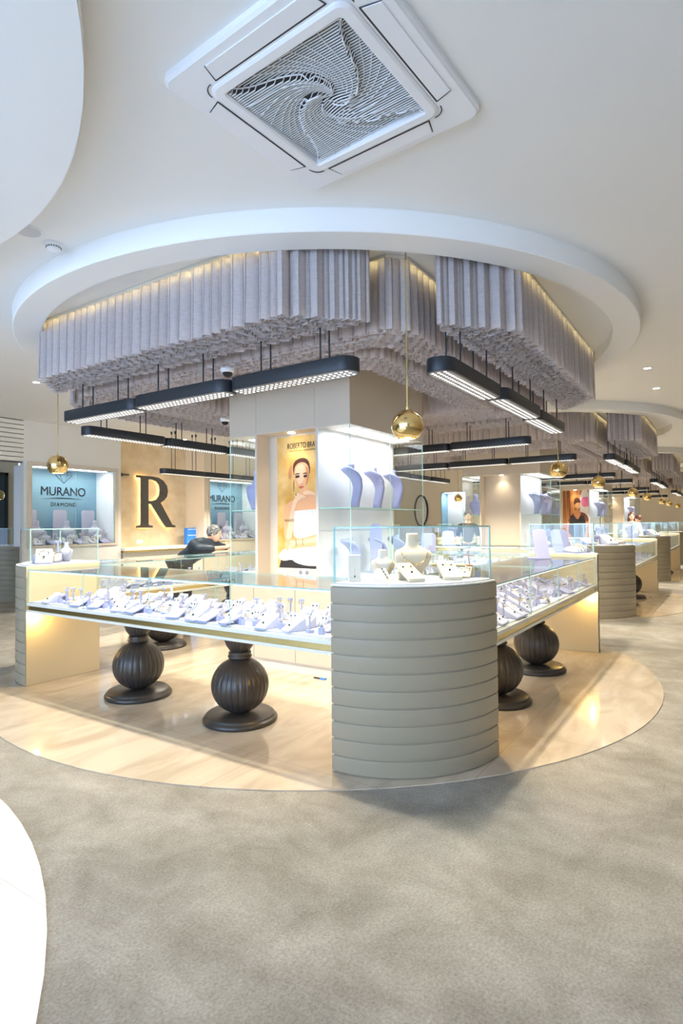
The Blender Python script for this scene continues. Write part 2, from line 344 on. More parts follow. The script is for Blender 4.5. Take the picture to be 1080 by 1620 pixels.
def curtain_proto(kind):
    names = dict(wing='outer wing', mid='middle square', inner='inner square')
    t = thing('pleated_curtain', 'x', 'curtain')
    z0 = 2.655
    if kind == 'wing':
        loops = [wing_poly(2.395, .39, .030*k) for k in range(7)]
        wl, am = .095, .034
    else:
        h = 1.80 if kind == 'mid' else 1.36
        loops = []
        for k in range(9):
            s = h-.033*k; c = .10
            loops.append([(-s, s-c), (-s, -s+c), (-s+c, -s), (s-c, -s), (s, -s+c), (s, s-c), (s-c, s), (-s+c, s)])
        wl, am = .09, .022
    for k, lp in enumerate(loops):
        mb = MB(); pleat(mb, lp, z0+random.uniform(-.005, .005), ZI-.02, wl, am if k == 0 else am*.62, 10 if k == 0 else 8, .004)
        mb.build('curtain_row', M['curtain'], t)
    mb = MB()
    lp = loops[0]; n = len(lp)
    rail = [Vector((p[0], p[1], 0)) for p in lp]
    for i in range(n):
        a, b = rail[i], rail[(i+1) % n]; L = (b-a).length; dd = (b-a)/L; nn = Vector((dd.y, -dd.x, 0))
        vs = [a-nn*.012, b-nn*.012, b+nn*.012, a+nn*.012]; mb.prism([(v.x, v.y) for v in vs], ZI-.022, ZI-.002)
    mb.build('curtain_rail', M['cream'], t)
    # warm spots of light between the rows
    if kind == 'wing': segs = [(loops[1][0], loops[1][1])]
    else: segs = [(loops[1][i], loops[1][(i+1) % 8]) for i in (0, 2, 4, 6)]
    for a, b in segs:
        mb = MB(); dx, dy = b[0]-a[0], b[1]-a[1]; L = math.hypot(dx, dy); nx, ny = -dy/L*.006, dx/L*.006
        mb.prism([(a[0]-nx, a[1]-ny), (b[0]-nx, b[1]-ny), (b[0]+nx, b[1]+ny), (a[0]+nx, a[1]+ny)], ZI-.05, ZI-.042)
        mb.build('led_strip', M['warmled'], t)
    return t
wing = curtain_proto('wing'); mid = curtain_proto('mid'); inner = curtain_proto('inner')
ORD = ['nearest', 'second', 'third', 'farthest']
ISL = ['nearest island', 'second island', 'third island', 'farthest island']
SIDE = ['left-hand', 'right-hand aisle', 'far right', 'back left']
used = {}
def place(key, proto, loc, rz, label, group=None):
    if key not in used: used[key] = 1; proto.location = loc; proto.rotation_euler = (0,0,rz); proto['label'] = label; o = proto
    else: o = dup(proto, loc, rz, label)
    if group: o['group'] = group
    return o
for i in range(NI):
    for k in range(4):
        if i == 3 and k in (2, 3): continue
        place('wing', wing, (*W(i, 0, 0), 0), k*PI/2, 'grey pleated curtain wing over the %s side of %s' % (SIDE[k], ISL[i]), 'outer curtain wings hung in the ceiling rings')
    place('mid', mid, (*W(i, 0, 0), 0), 0, 'middle square of grey pleated curtain above %s' % ISL[i], 'middle curtain squares')
    if i < 3: place('inner', inner, (*W(i, 0, 0), 0), 0, 'innermost square of pleated curtain around the column, %s' % ISL[i], 'inner curtain squares')

# ------------------------------------------------------------------ corner cabinets
def corner_cab():
    t = thing('corner_cabinet', 'x', 'cabinet')
    R, n, nb, ht = .72, 28, 11, 1.055
    prof = [(R-.012, 0.0), (R-.012, .012)]
    bh = (ht-.012)/nb
    for k in range(nb):
        z = .012+k*bh; prof += [(R-.001, z+.001), (R, z+.004), (R, z+bh-.012), (R-.003, z+bh-.009), (R-.009, z+bh-.009), (R-.009, z+bh)]
    mb = MB(); mb.lathe(prof, n, (0, 0), 0, True, None, PI, PI*1.5)
    o = mb.build('slatted_front', M['slat'], t); e = o.modifiers.new('e', 'EDGE_SPLIT'); e.split_angle = math.radians(30)
    mb = MB(); mb.box(-.715, .0, -.012, .0, .008, ht); mb.build('side_panel', M['side'], t)
    mb = MB(); mb.box(-.012, .0, -.715, -.012, .008, ht); mb.build('side_panel', M['side'], t)
    mb = MB(); pts = [(0, 0)]+[(.716*math.cos(a), .716*math.sin(a)) for a in [PI+PI/2*q/n for q in range(n+1)]]
    mb.prism(pts, ht-.004, ht+.004); mb.build('countertop', M['cream'], t)
    return t
def tall_glass():
    t = thing('glass_display_case', 'x', 'display case')
    n = 20; R = .68; z0, z1 = 1.065, 1.386
    arc = [(R*math.cos(PI+PI/2*q/n), R*math.sin(PI+PI/2*q/n)) for q in range(n+1)]
    mb = MB(); r2 = R-.008
    vs = [(x, y, z) for z in (z0, z1-.008) for x, y in arc]; k = n+1
    mb.add(vs, [(i, i+1, k+i+1, k+i) for i in range(n)], 0, True); mb.build('curved_front_glass', G, t)
    for a in (((-R, -.02, -.008, 0), 'side_glass'), ((-.008, 0, -R, -.02), 'side_glass')):
        mb = MB(); mb.pane(*a[0], z0, z1-.008); mb.build(a[1], G, t)
    pts = [(0, 0)]+arc; mb = MB(); mb.prism(pts, z1-.008, z1); 
    for q in range(2, len(mb.m)): mb.m[q] = 1
    mb.build('top_glass', G, t)
    mb = MB()
    for p in ((-R, 0), (0, -R)): mb.box(p[0]-.004, p[0]+.004, p[1]-.004, p[1]+.004, z0, z1)
    mb.build('glass_edge', M['edge'], t)
    pts = [(-.0, -.0)]+[(.69*math.cos(PI+PI/2*q/n), .69*math.sin(PI+PI/2*q/n)) for q in range(n+1)]
    mb = MB(); mb.prism(pts, 1.0595, 1.066); mb.build('display_base', M['deck'], t)
    return t
CORN = ['near', 'right', 'far', 'left']
cab = corner_cab(); tg = tall_glass()
def corner_xy(i, k, dx=0, dy=0):      # pie centre offset (-H2+.72)
    c = -H2+.72; x, y = R2(k, c+dx, c+dy); return W(i, x, y)
for i in range(NI):
    for k in range(4):
        if i == 3 and k in (1, 2): continue
        x, y = corner_xy(i, k)
        place('cab', cab, (x, y, 0), k*PI/2, 'greige curved cabinet with horizontal bands, %s corner of %s' % (CORN[k], ISL[i]), 'curved corner cabinets')
        place('tg', tg, (x, y, 0), k*PI/2, 'clear glass case standing on the %s corner cabinet of %s' % (CORN[k], ISL[i]), 'glass cases on the corner cabinets')
# a slatted cabinet beyond the far-left opening
dup(cab, (6.05, 11.9, 0), 0, 'slatted cabinet seen through the opening at the far left'); dup(tg, (6.05, 11.9, 0), 0, 'glass case on the slatted cabinet beyond the far-left opening')

# ------------------------------------------------------------------ counters
CL = H2-.72
def counter():
    t = thing('showcase_counter', 'x', 'counter')
    x0 = 0; x1 = .70; L = CL-.002
    mb = MB(); mb.box(x0-.004, x1, -L, L, .712, .738); mb.build('upper_lip', M['cream'], t, .003)
    mb = MB(); mb.box(x0+.008, x1-.02, -L, L, .675, .712); mb.build('brass_band', M['gold'], t)
    mb = MB(); mb.box(x0-.002, x1, -L, L, .655, .675); mb.build('lower_lip', M['cream'], t, .002)
    mb = MB(); mb.box(x0+.03, x1-.02, -L+.01, L-.01, .738, .746); mb.build('deck', M['deck'], t)
    N = 4; b = 2*L/N
    for k in range(N):
        mb = MB(); mb.pane(.012, .018, -L+k*b+.001, -L+(k+1)*b-.001, .738, 1.018); mb.build('front_glass', G, t)
    for k in range(2):
        mb = MB(); mb.pane(0.006, x1-.01, -L+k*L+.001, -L+(k+1)*L-.001, 1.018, 1.027); mb.build('top_glass', G, t)
    for k in range(2):
        mb = MB(); mb.pane(x1-.03+.008*k, x1-.025+.008*k, -L+k*L, -L+(k+1)*L, .738, 1.018); mb.build('rear_glass', G, t)
    mb = MB()
    for k in range(N): 
        y = -L+(k+.5)*b; mb.box(.02, .03, y-b/2+.03, y+b/2-.03, 1.010, 1.017)
    mb.build('led_strip', M['ledp'], t)
    area('case_light', (.05, 0, 1.012), .05, 2*L-.1, CASE_W, (.86, .89, 1), (0, math.radians(-28), 0), 150, t)
    return t
ctr = counter()
CN = ['left', 'right aisle', 'far right', 'back left']
for i in range(NI):
    for k in range(4):
        if (i == 2 and k == 2) or (i == 3 and k in (1, 2)): continue
        x, y = W(i, *R2(k, -H2+.01, 0))
        place('ctr', ctr, (x, y, 0), k*PI/2, 'glass-topped jewellery counter on the %s side of %s' % (CN[k], ISL[i]), 'jewellery counters')
# warm downlights under the counter ends
for i in range(3):
    for k in (0, 1):
        for s in (-1, 1):
            x, y = W(i, *R2(k, -H2+.06, s*(CL-.07)))
            if i and (k == 0 or s < 0): continue
            f = thing('undercounter_spotlight', 'small warm spotlight under the %s end, %s counter, %s' % (('near', 'far')[(s > 0) ^ (k == 1)], CN[k], ISL[i]), 'spotlight', (x, y, .655))
            mb = MB(); mb.cyl((0, 0), .012, -.012, 0); mb.build('housing', M['black'], f)
            l = bpy.data.lights.new('lamp', 'POINT'); l.energy = 4.0; l.color = (1, .68, .22); l.shadow_soft_size = .012
            lo = bpy.data.objects.new('lamp', l); COL.objects.link(lo); lo.parent = f; lo.location = (0, 0, -.028)

# ------------------------------------------------------------------ pedestals
def pedestal():
    t = thing('fluted_pedestal', 'x', 'pedestal')
    mb = MB(); mb.lathe([(.0001, 0), (.262, 0), (.266, .008), (.266, .022), (.256, .034), (.246, .038), (.246, .046), (.236, .056), (.0001, .058)], 64); mb.build('base_disc', M['bronze'], t)
    def fl(a, z): return 1-.035*(1-abs(math.sin(a*13)))**2.5
    c, r = .252, .205
    prof = [(max(.055, r*math.sin(th)), c-r*.96*math.cos(th)) for th in [PI*(.06+.88*q/20) for q in range(21)]]
    mb = MB(); mb.lathe(prof, 208, flute=fl); mb.build('lower_ball', M['bronze'], t)
    mb = MB(); mb.lathe([(.06, .435), (.075, .44), (.086, .452), (.086, .462), (.078, .468), (.078, .474), (.082, .482), (.076, .492), (.05, .496)], 40); mb.build('collar', M['bronze'], t)
    prof = [(.060, .49), (.078, .505), (.098, .535), (.112, .575), (.120, .615), (.120, .645), (.112, .656)]
    mb = MB(); mb.lathe(prof, 208, flute=fl); mb.build('upper_bowl', M['bronze'], t)
    return t
ped = pedestal()
for i in range(NI):
    for k in range(4):
        for s in (-1, 1):
            if i and k in (2, 3) : continue
            if i == 3: continue
            x, y = W(i, *R2(k, -H2+.37, s*.57)); nf = ('nearer', 'farther')[(s > 0) == (k in (0, 3))]
            place('ped', ped, (x, y, 0 if i > 5 else .006), 0, 'dark fluted ball pedestal, %s one under %s counter, %s' % (nf, CN[k], ISL[i]), 'fluted pedestals under the counters')

# ------------------------------------------------------------------ linear lights
def stadium(L, w_, n=8):
    r = w_/2; return [(r*math.cos(a), L/2-r+r*math.sin(a)) for a in [PI*q/n for q in range(n+1)]]+[(r*math.cos(a), -L/2+r+r*math.sin(a)) for a in [PI+PI*q/n for q in range(n+1)]]
def bar():
    t = thing('linear_pendant_light', 'x', 'light')
    z0, z1 = 2.352, 2.442; L = 1.035
    mb = MB(); mb.prism(stadium(L, .185), z0, z1, smooth=True); mb.build('housing', M['black'], t, .003)
    mb = MB(); mb.prism(stadium(L-.03, .155), z0-.002, z0+.001)
    for r in range(3):
        for c in range(24):
            y = -L/2+.055+c*(L-.11)/23; x = (r-1)*.042
            mb.add([(x+.0100*math.cos(a), y-.0100*math.sin(a), z0-.0035) for a in [2*PI*q/8 for q in range(8)]], [tuple(range(8))], 1)
    mb.build('lens_panel', [M['lens'], M['led']], t)
    for q in range(3):
        l = bpy.data.lights.new('lamp', 'SPOT'); l.energy = SPOT_W; l.color = (1, .90, .74); l.spot_size = math.radians(135); l.spot_blend = .5; l.shadow_soft_size = .004
        lo = bpy.data.objects.new('lamp', l); COL.objects.link(lo); lo.parent = t; lo.location = (0, (q-1)*.34, z0-.006)
    for y in (-.27, .23):
        for x in (-.05, .05):
            mb = MB(); mb.cyl((x, y), .0055, z1, ZI-.002, 8); rd = mb.build('suspension_rod', M['black'], t); mb = MB(); mb.cyl((x, y), .016, ZI-.05, ZI-.001, 10); mb.build('rod_cap', M['black'], rd)
    return t
br = bar()
for i in range(NI):
    for k in range(4):
        for s in (-1, 0, 1):
            if i == 3 and k in (1,): pass
            x, y = W(i, *R2(k, -2.03+(.012 if s else -.012), -.06*(1 if k == 0 else (-3.2 if k == 1 else 0))+s*1.04))
            far = ((s > 0) == (k in (0, 3))); nm = 'middle' if s == 0 else ('farthest' if far else 'nearest')
            place('bar', br, (x, y, 0), k*PI/2, '%s black bar light in the row above %s counter, %s' % (nm, CN[k], ISL[i]), 'rows of linear pendant lights')
for q, (x, y) in enumerate(((7.45, 8.5), (8.45, 8.5), (9.45, 8.5))):
    o = dup(br, (x, y, -.0), PI/2, 'black bar light before the letter R wall, %s from the left' % ['first', 'second', 'third'][q], 'lights in front of the letter wall')

# ------------------------------------------------------------------ globe pendants
def pendant():
    t = thing('globe_pendant_light', 'x', 'light')
    r = .098; th0 = .03; th1 = PI*.80
    mb = MB(); pr = [(r*math.sin(a), 2.0+r*math.cos(a)) for a in [th0+(th1-th0)*q/24 for q in range(25)]]
    pi_ = [((r-.004)*math.sin(a), 2.0+(r-.004)*math.cos(a)) for a in [th1-(th1-th0)*q/12 for q in range(13)]]
    mb.lathe(pr+pi_, 48); gb = mb.build('globe', M['globe'], t)
    mb = MB(); mb.cyl((0, 0), .05, 1.935, 1.945, 20); mb.build('lamp_disc', M['glow'], gb)
    mb = MB(); mb.cyl((0, 0), .0045, 2.095, ZI-.002, 10); mb.cyl((0, 0), .009, 2.09, 2.115, 10); mb.build('rod', M['gold'], t)
    mb = MB(); mb.cyl((0, 0), .03, ZI-.02, ZI-.001, 16); mb.build('ceiling_canopy', M['gold'], t)
    l = bpy.data.lights.new('lamp', 'SPOT'); l.energy = 9; l.color = (1, .82, .58); l.spot_size = math.radians(100); l.spot_blend = .5; l.shadow_soft_size = .04
    lo = bpy.data.objects.new('lamp', l); COL.objects.link(lo); lo.parent = t; lo.location = (0, 0, 1.915)
    return t
pd = pendant()
for i in range(NI):
    for k in range(4):
        if i == 3 and k in (2,): continue
        x, y = corner_xy(i, k, -.27, -.27)
        place('pd', pd, (x, y, 0), 0, 'polished gold globe pendant above the %s corner cabinet of %s' % (CORN[k], ISL[i]), 'gold globe pendants')
o = dup(pd, (5.5, 11.3, 0), 0, 'gold globe pendant seen through the opening at the far left')
for c in o.children:
    if c.name.startswith('lamp') and c.type == 'LIGHT': bpy.data.objects.remove(c)

# ------------------------------------------------------------------ display forms
def bust_mesh(h=.34, w_=.20, lean=.05):
    # front faces -X ; rows of (z, halfwidth, x centre, half thickness)
    rows = [(0, .26, .30, .13), (.12, .34, .22, .13), (.3, .48, .08, .15), (.45, .56, -.02, .17), (.55, .57, .02, .17), (.62, .50, .10, .15), (.68, .30, .16, .13), (.74, .20, .18, .12), (.85, .175, .17, .115), (.97, .18, .16, .12), (1.0, .16, .16, .10)]
    n = 20; vs = []; fs = []
    for (z, hw, xc, ht) in rows:
        for i in range(n):
            a = 2*PI*i/n; c, s = math.cos(a), math.sin(a)
            vs.append(((xc*h*.5+ht*h*.5*c*(1 if c > 0 else 1.1)), hw*w_*1.0*(abs(s)**.8)*(1 if s > 0 else -1)*.9, z*h))
    for j in range(len(rows)-1):
        for i in range(n): fs.append((j*n+i, j*n+(i+1) % n, (j+1)*n+(i+1) % n, (j+1)*n+i))
    fs.append(tuple((len(rows)-1)*n+i for i in range(n))); fs.append(tuple(range(n-1, -1, -1)))
    mb = MB(); mb.add(vs, fs, 0, True); return mb
def bust(label, m='lav', h=.34, w_=.20, neck=True, group=None):
    t = thing('necklace_bust', label, 'necklace display', group=group)
    mb = bust_mesh(h, w_); mb.build('bust_form', M[m], t)
    mb = MB(); P = []
    for q in range(17):
        a = PI*(q/16); y = .19*w_/.2*.40*math.cos(a)*1.0; z = h*(.70-.38*math.sin(a)); P.append((-h*(.02+.13*math.sin(a))-.004 if True else 0, y, z))
    mb.tube(P, .0022, 5)
    for q in range(2, 15): mb.sphere((P[q][0]-.003, P[q][1], P[q][2]-.006), .0045, 6)
    mb.build('necklace', M['jgold' if m == 'ivory' else 'silver'], t)
    return t
def small_protos():
    out = []
    def T(label, nm, cat): return thing(nm, label, cat)
    # sloped pad with pendant chain
    t = T('x', 'necklace_pad', 'jewellery display'); mb = MB()
    mb.add([(-.075,-.045,0),(-.075,.045,0),(.055,.045,0),(.055,-.045,0),(-.075,-.045,.012),(-.075,.045,.012),(.055,.045,.085),(.055,-.045,.085)], [(0,1,2,3),(4,7,6,5),(0,3,7,4),(1,5,6,2),(0,4,5,1),(3,2,6,7)])
    mb.build('pad', M['whitel'], t, .006)
    mb = MB(); sl = math.atan2(.073, .13)
    mb.T = Matrix.Translation((-.01, 0, .053)) @ Matrix.Rotation(-sl, 4, 'Y')
    mb.ring((.01, 0, 0), .026, .0016, 14, 0, None, -2.4, 2.4); mb.sphere((-.032, 0, .002), .007, 8, 1); mb.sphere((-.045, 0, .002), .005, 6, 0)
    mb.build('necklace', [M['jgold'], M['gem']], t); out.append(('white sloped pad with necklace', t))
    # T-post for earrings
    t = T('x', 'earring_post', 'jewellery display'); mb = MB()
    mb.box(-.02,.02,-.022,.022,0,.02); mb.box(-.004,.004,-.005,.005,.02,.115); mb.box(-.006,.006,-.022,.022,.108,.122); mb.build('post', M['lav'], t, .002)
    mb = MB()
    for s in (-1, 1): mb.sphere((-.008, s*.016, .112), .006, 8, 0); mb.ring((-.008, s*.016, .096), .009, .0018, 10, 1, Euler((PI/2, 0, 0)))
    mb.build('earrings', [M['silver'], M['jgold']], t); out.append(('lavender T-post with earrings', t))
    # ring finger block pair
    t = T('x', 'ring_block', 'jewellery display'); mb = MB()
    mb.box(-.016,.016,-.016,.016,0,.04); mb.lathe([(.010,.04),(.0095,.058),(.006,.066),(.0001,.068)], 12); mb.build('block', M['lav'], t, .002)
    mb = MB(); mb.ring((0,0,.052), .0125, .0022, 14, 0, Euler((0, .5, 0))); mb.sphere((-.012,0,.060), .005, 8, 1); mb.build('ring', [M['jgold'], M['silver']], t); out.append(('lavender block with ring', t))
    # bracelet ramp
    t = T('x', 'bracelet_ramp', 'jewellery display'); mb = MB(); n = 10
    arc = [(.05*math.cos(PI*q/n), .034*math.sin(PI*q/n)+.002) for q in range(n+1)]
    vs = [(x, -.05, z) for x, z in arc]+[(x, .05, z) for x, z in arc]; k = n+1
    mb.add(vs, [(i, k+i, k+i+1, i+1) for i in range(n)]+[tuple(range(k)), tuple(range(2*k-1, k-1, -1)), (0, n, k+n, k)], 0, True); mb.build('ramp', M['whitel'], t)
    mb = MB()
    for y in (-.03, -.008, .014, .034): mb.tube([(x*1.04, y, z*1.04+.002) for x, z in arc], .0028, 5, 0 if y < .02 else 1)
    mb.build('bracelets', [M['jgold'], M['silver']], t); out.append(('half-round ramp with bracelets', t))
    # leaning earring card
    t = T('x', 'earring_card', 'jewellery display'); mb = MB()
    mb.T = Matrix.Rotation(.45, 4, 'Y'); mb.box(-.004,.004,-.028,.028,.0,.095); mb.T = None; mb.box(-.012,.05,-.028,.028,0,.007); mb.build('card', M['whitel'], t, .002)
    mb = MB(); mb.T = Matrix.Rotation(.45, 4, 'Y')
    for s in (-1, 1): mb.sphere((-.008, s*.014, .075), .005, 8, 1); mb.tube([(-.007, s*.014, .072), (-.007, s*.014, .040)], .0018, 4, 0); mb.sphere((-.009, s*.014, .036), .0055, 8, 0)
    mb.build('earrings', [M['jgold'], M['gem']], t); out.append(('leaning card with drop earrings', t))
    # ring tray
    t = T('x', 'ring_tray', 'jewellery display'); mb = MB(); mb.T = Matrix.Rotation(-.32, 4, 'Y') @ Matrix.Translation((0, 0, .006)); mb.box(-.07,.07,-.05,.05,.018,.032); mb.T = None
    mb.box(.03,.055,-.045,.045,0,.035); mb.build('tray', M['lav'], t, .003)
    mb = MB(); mb.T = Matrix.Rotation(-.32, 4, 'Y') @ Matrix.Translation((0, 0, .006))
    for a in range(3):
        for b in range(3): mb.ring((-.045+a*.045, -.03+b*.03, .037), .0085, .0019, 9, (a+b) % 2, Euler((PI/2, 0, 0)))
    mb.build('rings', [M['silver'], M['jgold']], t); out.append(('tilted tray of nine rings', t))
    # mini bust
    t = T('x', 'small_bust', 'jewellery display'); mb = bust_mesh(.15, .12); mb.build('bust_form', M['whitel'], t)
    mb = MB(); mb.tube([(-.150*(.04+.12*math.sin(PI*q/10))-.003, .045*math.cos(PI*q/10), .105-.055*math.sin(PI*q/10)) for q in range(11)], .002, 4); mb.sphere((-.028, 0, .045), .006, 8, 1)
    mb.build('necklace', [M['jgold'], M['gem']], t); out.append(('short white pendant bust', t))
    return out
PR = small_protos()
count = {}
def put(pi_, x, y, z, rz, where):
    lab, t = PR[pi_]; g = t.name.split('.')[0].replace('_', ' ')+'s in the glass counters'
    return place('sp%d' % pi_, t, (x, y, z), rz, '%s, %s' % (lab, where), g)
BAY = ['nearest', 'second', 'third', 'farthest']
def fill_counter(i, k, nx, ny, weights):
    L = CL-.08
    for a in range(nx):
        for b in range(ny):
            fx = .095+a*(.50/(nx-1)); y = -L+(b+.5)*2*L/ny+random.uniform(-.012, .012)
            if abs((y+CL) % (2*CL/4)) < .0: continue
            if random.random() < .04: continue
            z = .746
            pi_ = random.choices(range(7), weights[a])[0]
            if k == 0 and i == 0 and b >= ny-2 and a >= 2: continue
            x_, y_ = R2(k, -H2+.01+fx+random.uniform(-.01, .01), y); X, Y = W(i, x_, y_)
            bay = max(0, min(3, int((y+CL)/(CL/2)))); bay = 3-bay if k in (1, 2) else bay
            o_ = put(pi_, X, Y, z, k*PI/2+random.choice((0, 0, .35, -.35))+random.uniform(-.12, .12), '%s row, %s bay, %s counter, %s' % (['front', 'second', 'third', 'fourth', 'back'][a], BAY[bay], CN[k], ISL[i]))
            if pi_ in (0, 4): o_.scale = (random.uniform(.92, 1.12),)*3
WT = [[4,3,5,1,3,4,0], [6,3,3,3,4,4,0], [6,5,2,3,3,4,0], [6,5,1,2,5,3,1], [7,4,0,1,5,3,2]]
fill_counter(0, 0, 5, 29, WT); fill_counter(0, 1, 5, 29, WT)
fill_counter(0, 3, 4, 20, WT); fill_counter(0, 2, 4, 18, WT)
fill_counter(1, 1, 4, 18, WT); fill_counter(1, 0, 4, 16, WT); fill_counter(2, 1, 3, 14, WT)

# ------------------------------------------------------------------ central columns
CS = .735
def column():
    t = thing('display_column', 'x', 'column')
    mb = MB(); mb.box(-CS, CS, -CS, CS, 2.295, ZI-.003)
    mb.build('bulkhead', M['panel'], t, .003)
    for s in (-1, 1):
        for (y0, y1) in ((-CS, -.35), (-.348, .372), (.374, CS)): 
            mb = MB(); mb.box(s*CS-.003*(s < 0), s*CS+.003*(s > 0), y0+.002, y1-.002, 2.30, 2.85); mb.build('bulkhead_panel', M['panel'], t)
    mb = MB(); mb.box(-CS, CS, -CS, CS, .10, .90); mb.build('base_cabinet', M['panel'], t, .003)
    mb = MB(); mb.box(-CS+.02, CS-.02, -CS+.02, CS-.02, .006, .095); mb.build('plinth', M['cream'], t)
    for s in (-1, 1):
        for y in (-.62, -.10, .42):
            mb = MB(); mb.box(s*CS-.002*(s < 0), s*CS+.002*(s > 0), y-.0015, y+.0015, .10, .90); mb.build('panel_gap', M['grey'], t)
    # core with niches on the two X faces
    y0, y1 = -.375, .385; d = .19
    mb = MB(); mb.box(-CS+d, CS-d, y0, y1, .90, 2.295); mb.build('core', M['panel'], t)
    for s in (-1, 1):
        xa, xb = (-CS, -CS+d) if s < 0 else (CS-d, CS)
        mb = MB(); mb.box(xa, xb, y0, y0+.022, .90, 2.295); mb.box(xa, xb, y1-.022, y1, .90, 2.295); mb.build('niche_cheeks', M['panel'], t)
        mb = MB(); mb.cyl((s*(CS-.09), 0), .035, 2.288, 2.297, 20); mb.build('downlight', M['glow'], t)
        l = bpy.data.lights.new('lamp', 'SPOT'); l.energy = 7; l.color = (1, .83, .6); l.spot_size = math.radians(110); l.spot_blend = .8; l.shadow_soft_size = .03
        lo = bpy.data.objects.new('lamp', l); COL.objects.link(lo); lo.parent = t; lo.location = (s*(CS-.09), 0, 2.28)
    for s in (-1, 1):
        ya, yb = (-CS, y0) if s < 0 else (y1, CS)
        yw = (y0-.006, y0) if s < 0 else (y1, y1+.006)
        mb = MB(); mb.box(-CS, CS-.04, yw[0], yw[1], .90, 2.295); mb.build('white_backing', M['white'], t)
        mb = MB(); mb.pane(-CS+.01, CS-.01, ya+.015, yb-.015, 1.545, 1.555); mb.build('glass_shelf', G, t)
        yf = (-CS, -CS+.006) if s < 0 else (CS-.006, CS)
        for (xa, xb) in ((-CS, 0), (.002, CS)): mb = MB(); mb.pane(xa, xb, *yf, .90, 2.295); mb.build('front_glass', G, t)
        for (xa, xb) in ((-CS, -CS+.006), (CS-.006, CS)): mb = MB(); mb.pane(xa, xb, ya+.008*(s < 0), yb-.008*(s > 0), .90, 2.295); mb.build('side_glass', G, t)
        mb = MB()
        for xc in (-.38, .02, .42): mb.box(xc-.15, xc+.15, (ya+yb)/2-.10, (ya+yb)/2+.10, 2.289, 2.294)
        mb.build('light_panel', M['ledp'], t)
        area('case_light', (0, (ya+yb)/2, 2.286), 1.3, .2, 6, (.93, .95, 1), (0, 0, 0), 170, t)
        mb = MB(); mb.box(-CS+.01, CS-.01, ya+.012*(s < 0)+.003, yb-.012*(s > 0)-.003, .90, .915); mb.build('display_deck', M['deck'], t)
    return t
colp = column()
for i in range(NI): place('col', colp, (*W(i, 0, 0), 0), 0, 'square beige column with glass showcases at the centre of %s' % ISL[i], 'display columns')
# busts in the columns
b1 = bust('x', 'lav', .36, .22)
def curved_bust():
    t = thing('necklace_bust', 'x', 'necklace display')
    rows = [(.02,0,.055,.035),(.025,.05,.060,.034),(.040,.12,.072,.030),(.048,.18,.088,.028),(.036,.24,.108,.027),(.004,.285,.118,.027),(-.045,.318,.105,.026),(-.078,.335,.075,.022),(-.085,.338,.03,.012)]
    n = 16; vs = []; fs = []
    for j, (x, z, w_, th) in enumerate(rows):
        a = rows[max(0, j-1)]; b = rows[min(len(rows)-1, j+1)]; d = Vector((b[0]-a[0], 0, b[1]-a[1])).normalized(); nn = Vector((d.z, 0, -d.x))
        for i in range(n):
            q = 2*PI*i/n; p = Vector((x, 0, z))+nn*th*math.cos(q)+Vector((0, 1, 0))*w_*math.sin(q); vs.append(p)
    for j in range(len(rows)-1):
        for i in range(n): fs.append((j*n+i, j*n+(i+1) % n, (j+1)*n+(i+1) % n, (j+1)*n+i))
    fs.append(tuple(range(n-1, -1, -1))); fs.append(tuple((len(rows)-1)*n+i for i in range(n)))
    mb = MB(); mb.add(vs, fs, 0, True); mb.build('bust_form', M['lav'], t)
    mb = MB(); mb.lathe([(.034, .300), (.030, .335), (.031, .365), (.026, .370), (.0001, .370)], 16, (-.012, 0)); mb.build('neck', M['lav'], t)
    mb = MB(); P = [(-.028-.055*math.sin(PI*q/12)*0-.030*math.sin(PI*q/12), .05*math.cos(PI*q/12), .335-.02*math.sin(PI*q/12)) for q in range(13)]
    mb.tube([(a-.006, b, c+.006) for a, b, c in P], .0022, 5); mb.build('necklace', M['silver'], t)
    return t
b0 = curved_bust()
bl = [(0, 1), ]
def putb(x, y, z, rz, lab, sc=1.0, key='b0', pr=None):
    o = place(key, pr or b0, (x, y, z), rz, lab, 'necklace busts in the showcases'); o.scale = (sc,)*3; return o
for i in range(NI):
    nmz = ['first', 'second', 'third']
    for q, xx in enumerate((-.42, .0, .40)):
        X, Y = W(i, xx, -.555); putb(X, Y, 1.556, -.62, 'lavender bust on upper aisle-side shelf, %s from left, column of %s' % (nmz[q], ISL[i]), 1.12)
    for q, xx in enumerate((-.46, .05, .45)):
        X, Y = W(i, xx, -.56); putb(X, Y, .916, -.5, 'lavender bust on lower deck, %s from left, column of %s' % (nmz[q], ISL[i]), 1.0)
    for q, xx in enumerate((-.50, .1)):
        X, Y = W(i, xx, .56); putb(X, Y, 1.556, -2.6, 'lavender bust on back shelf, %s from front, column of %s' % (nmz[q], ISL[i]), 1.12, 'b1', b1)

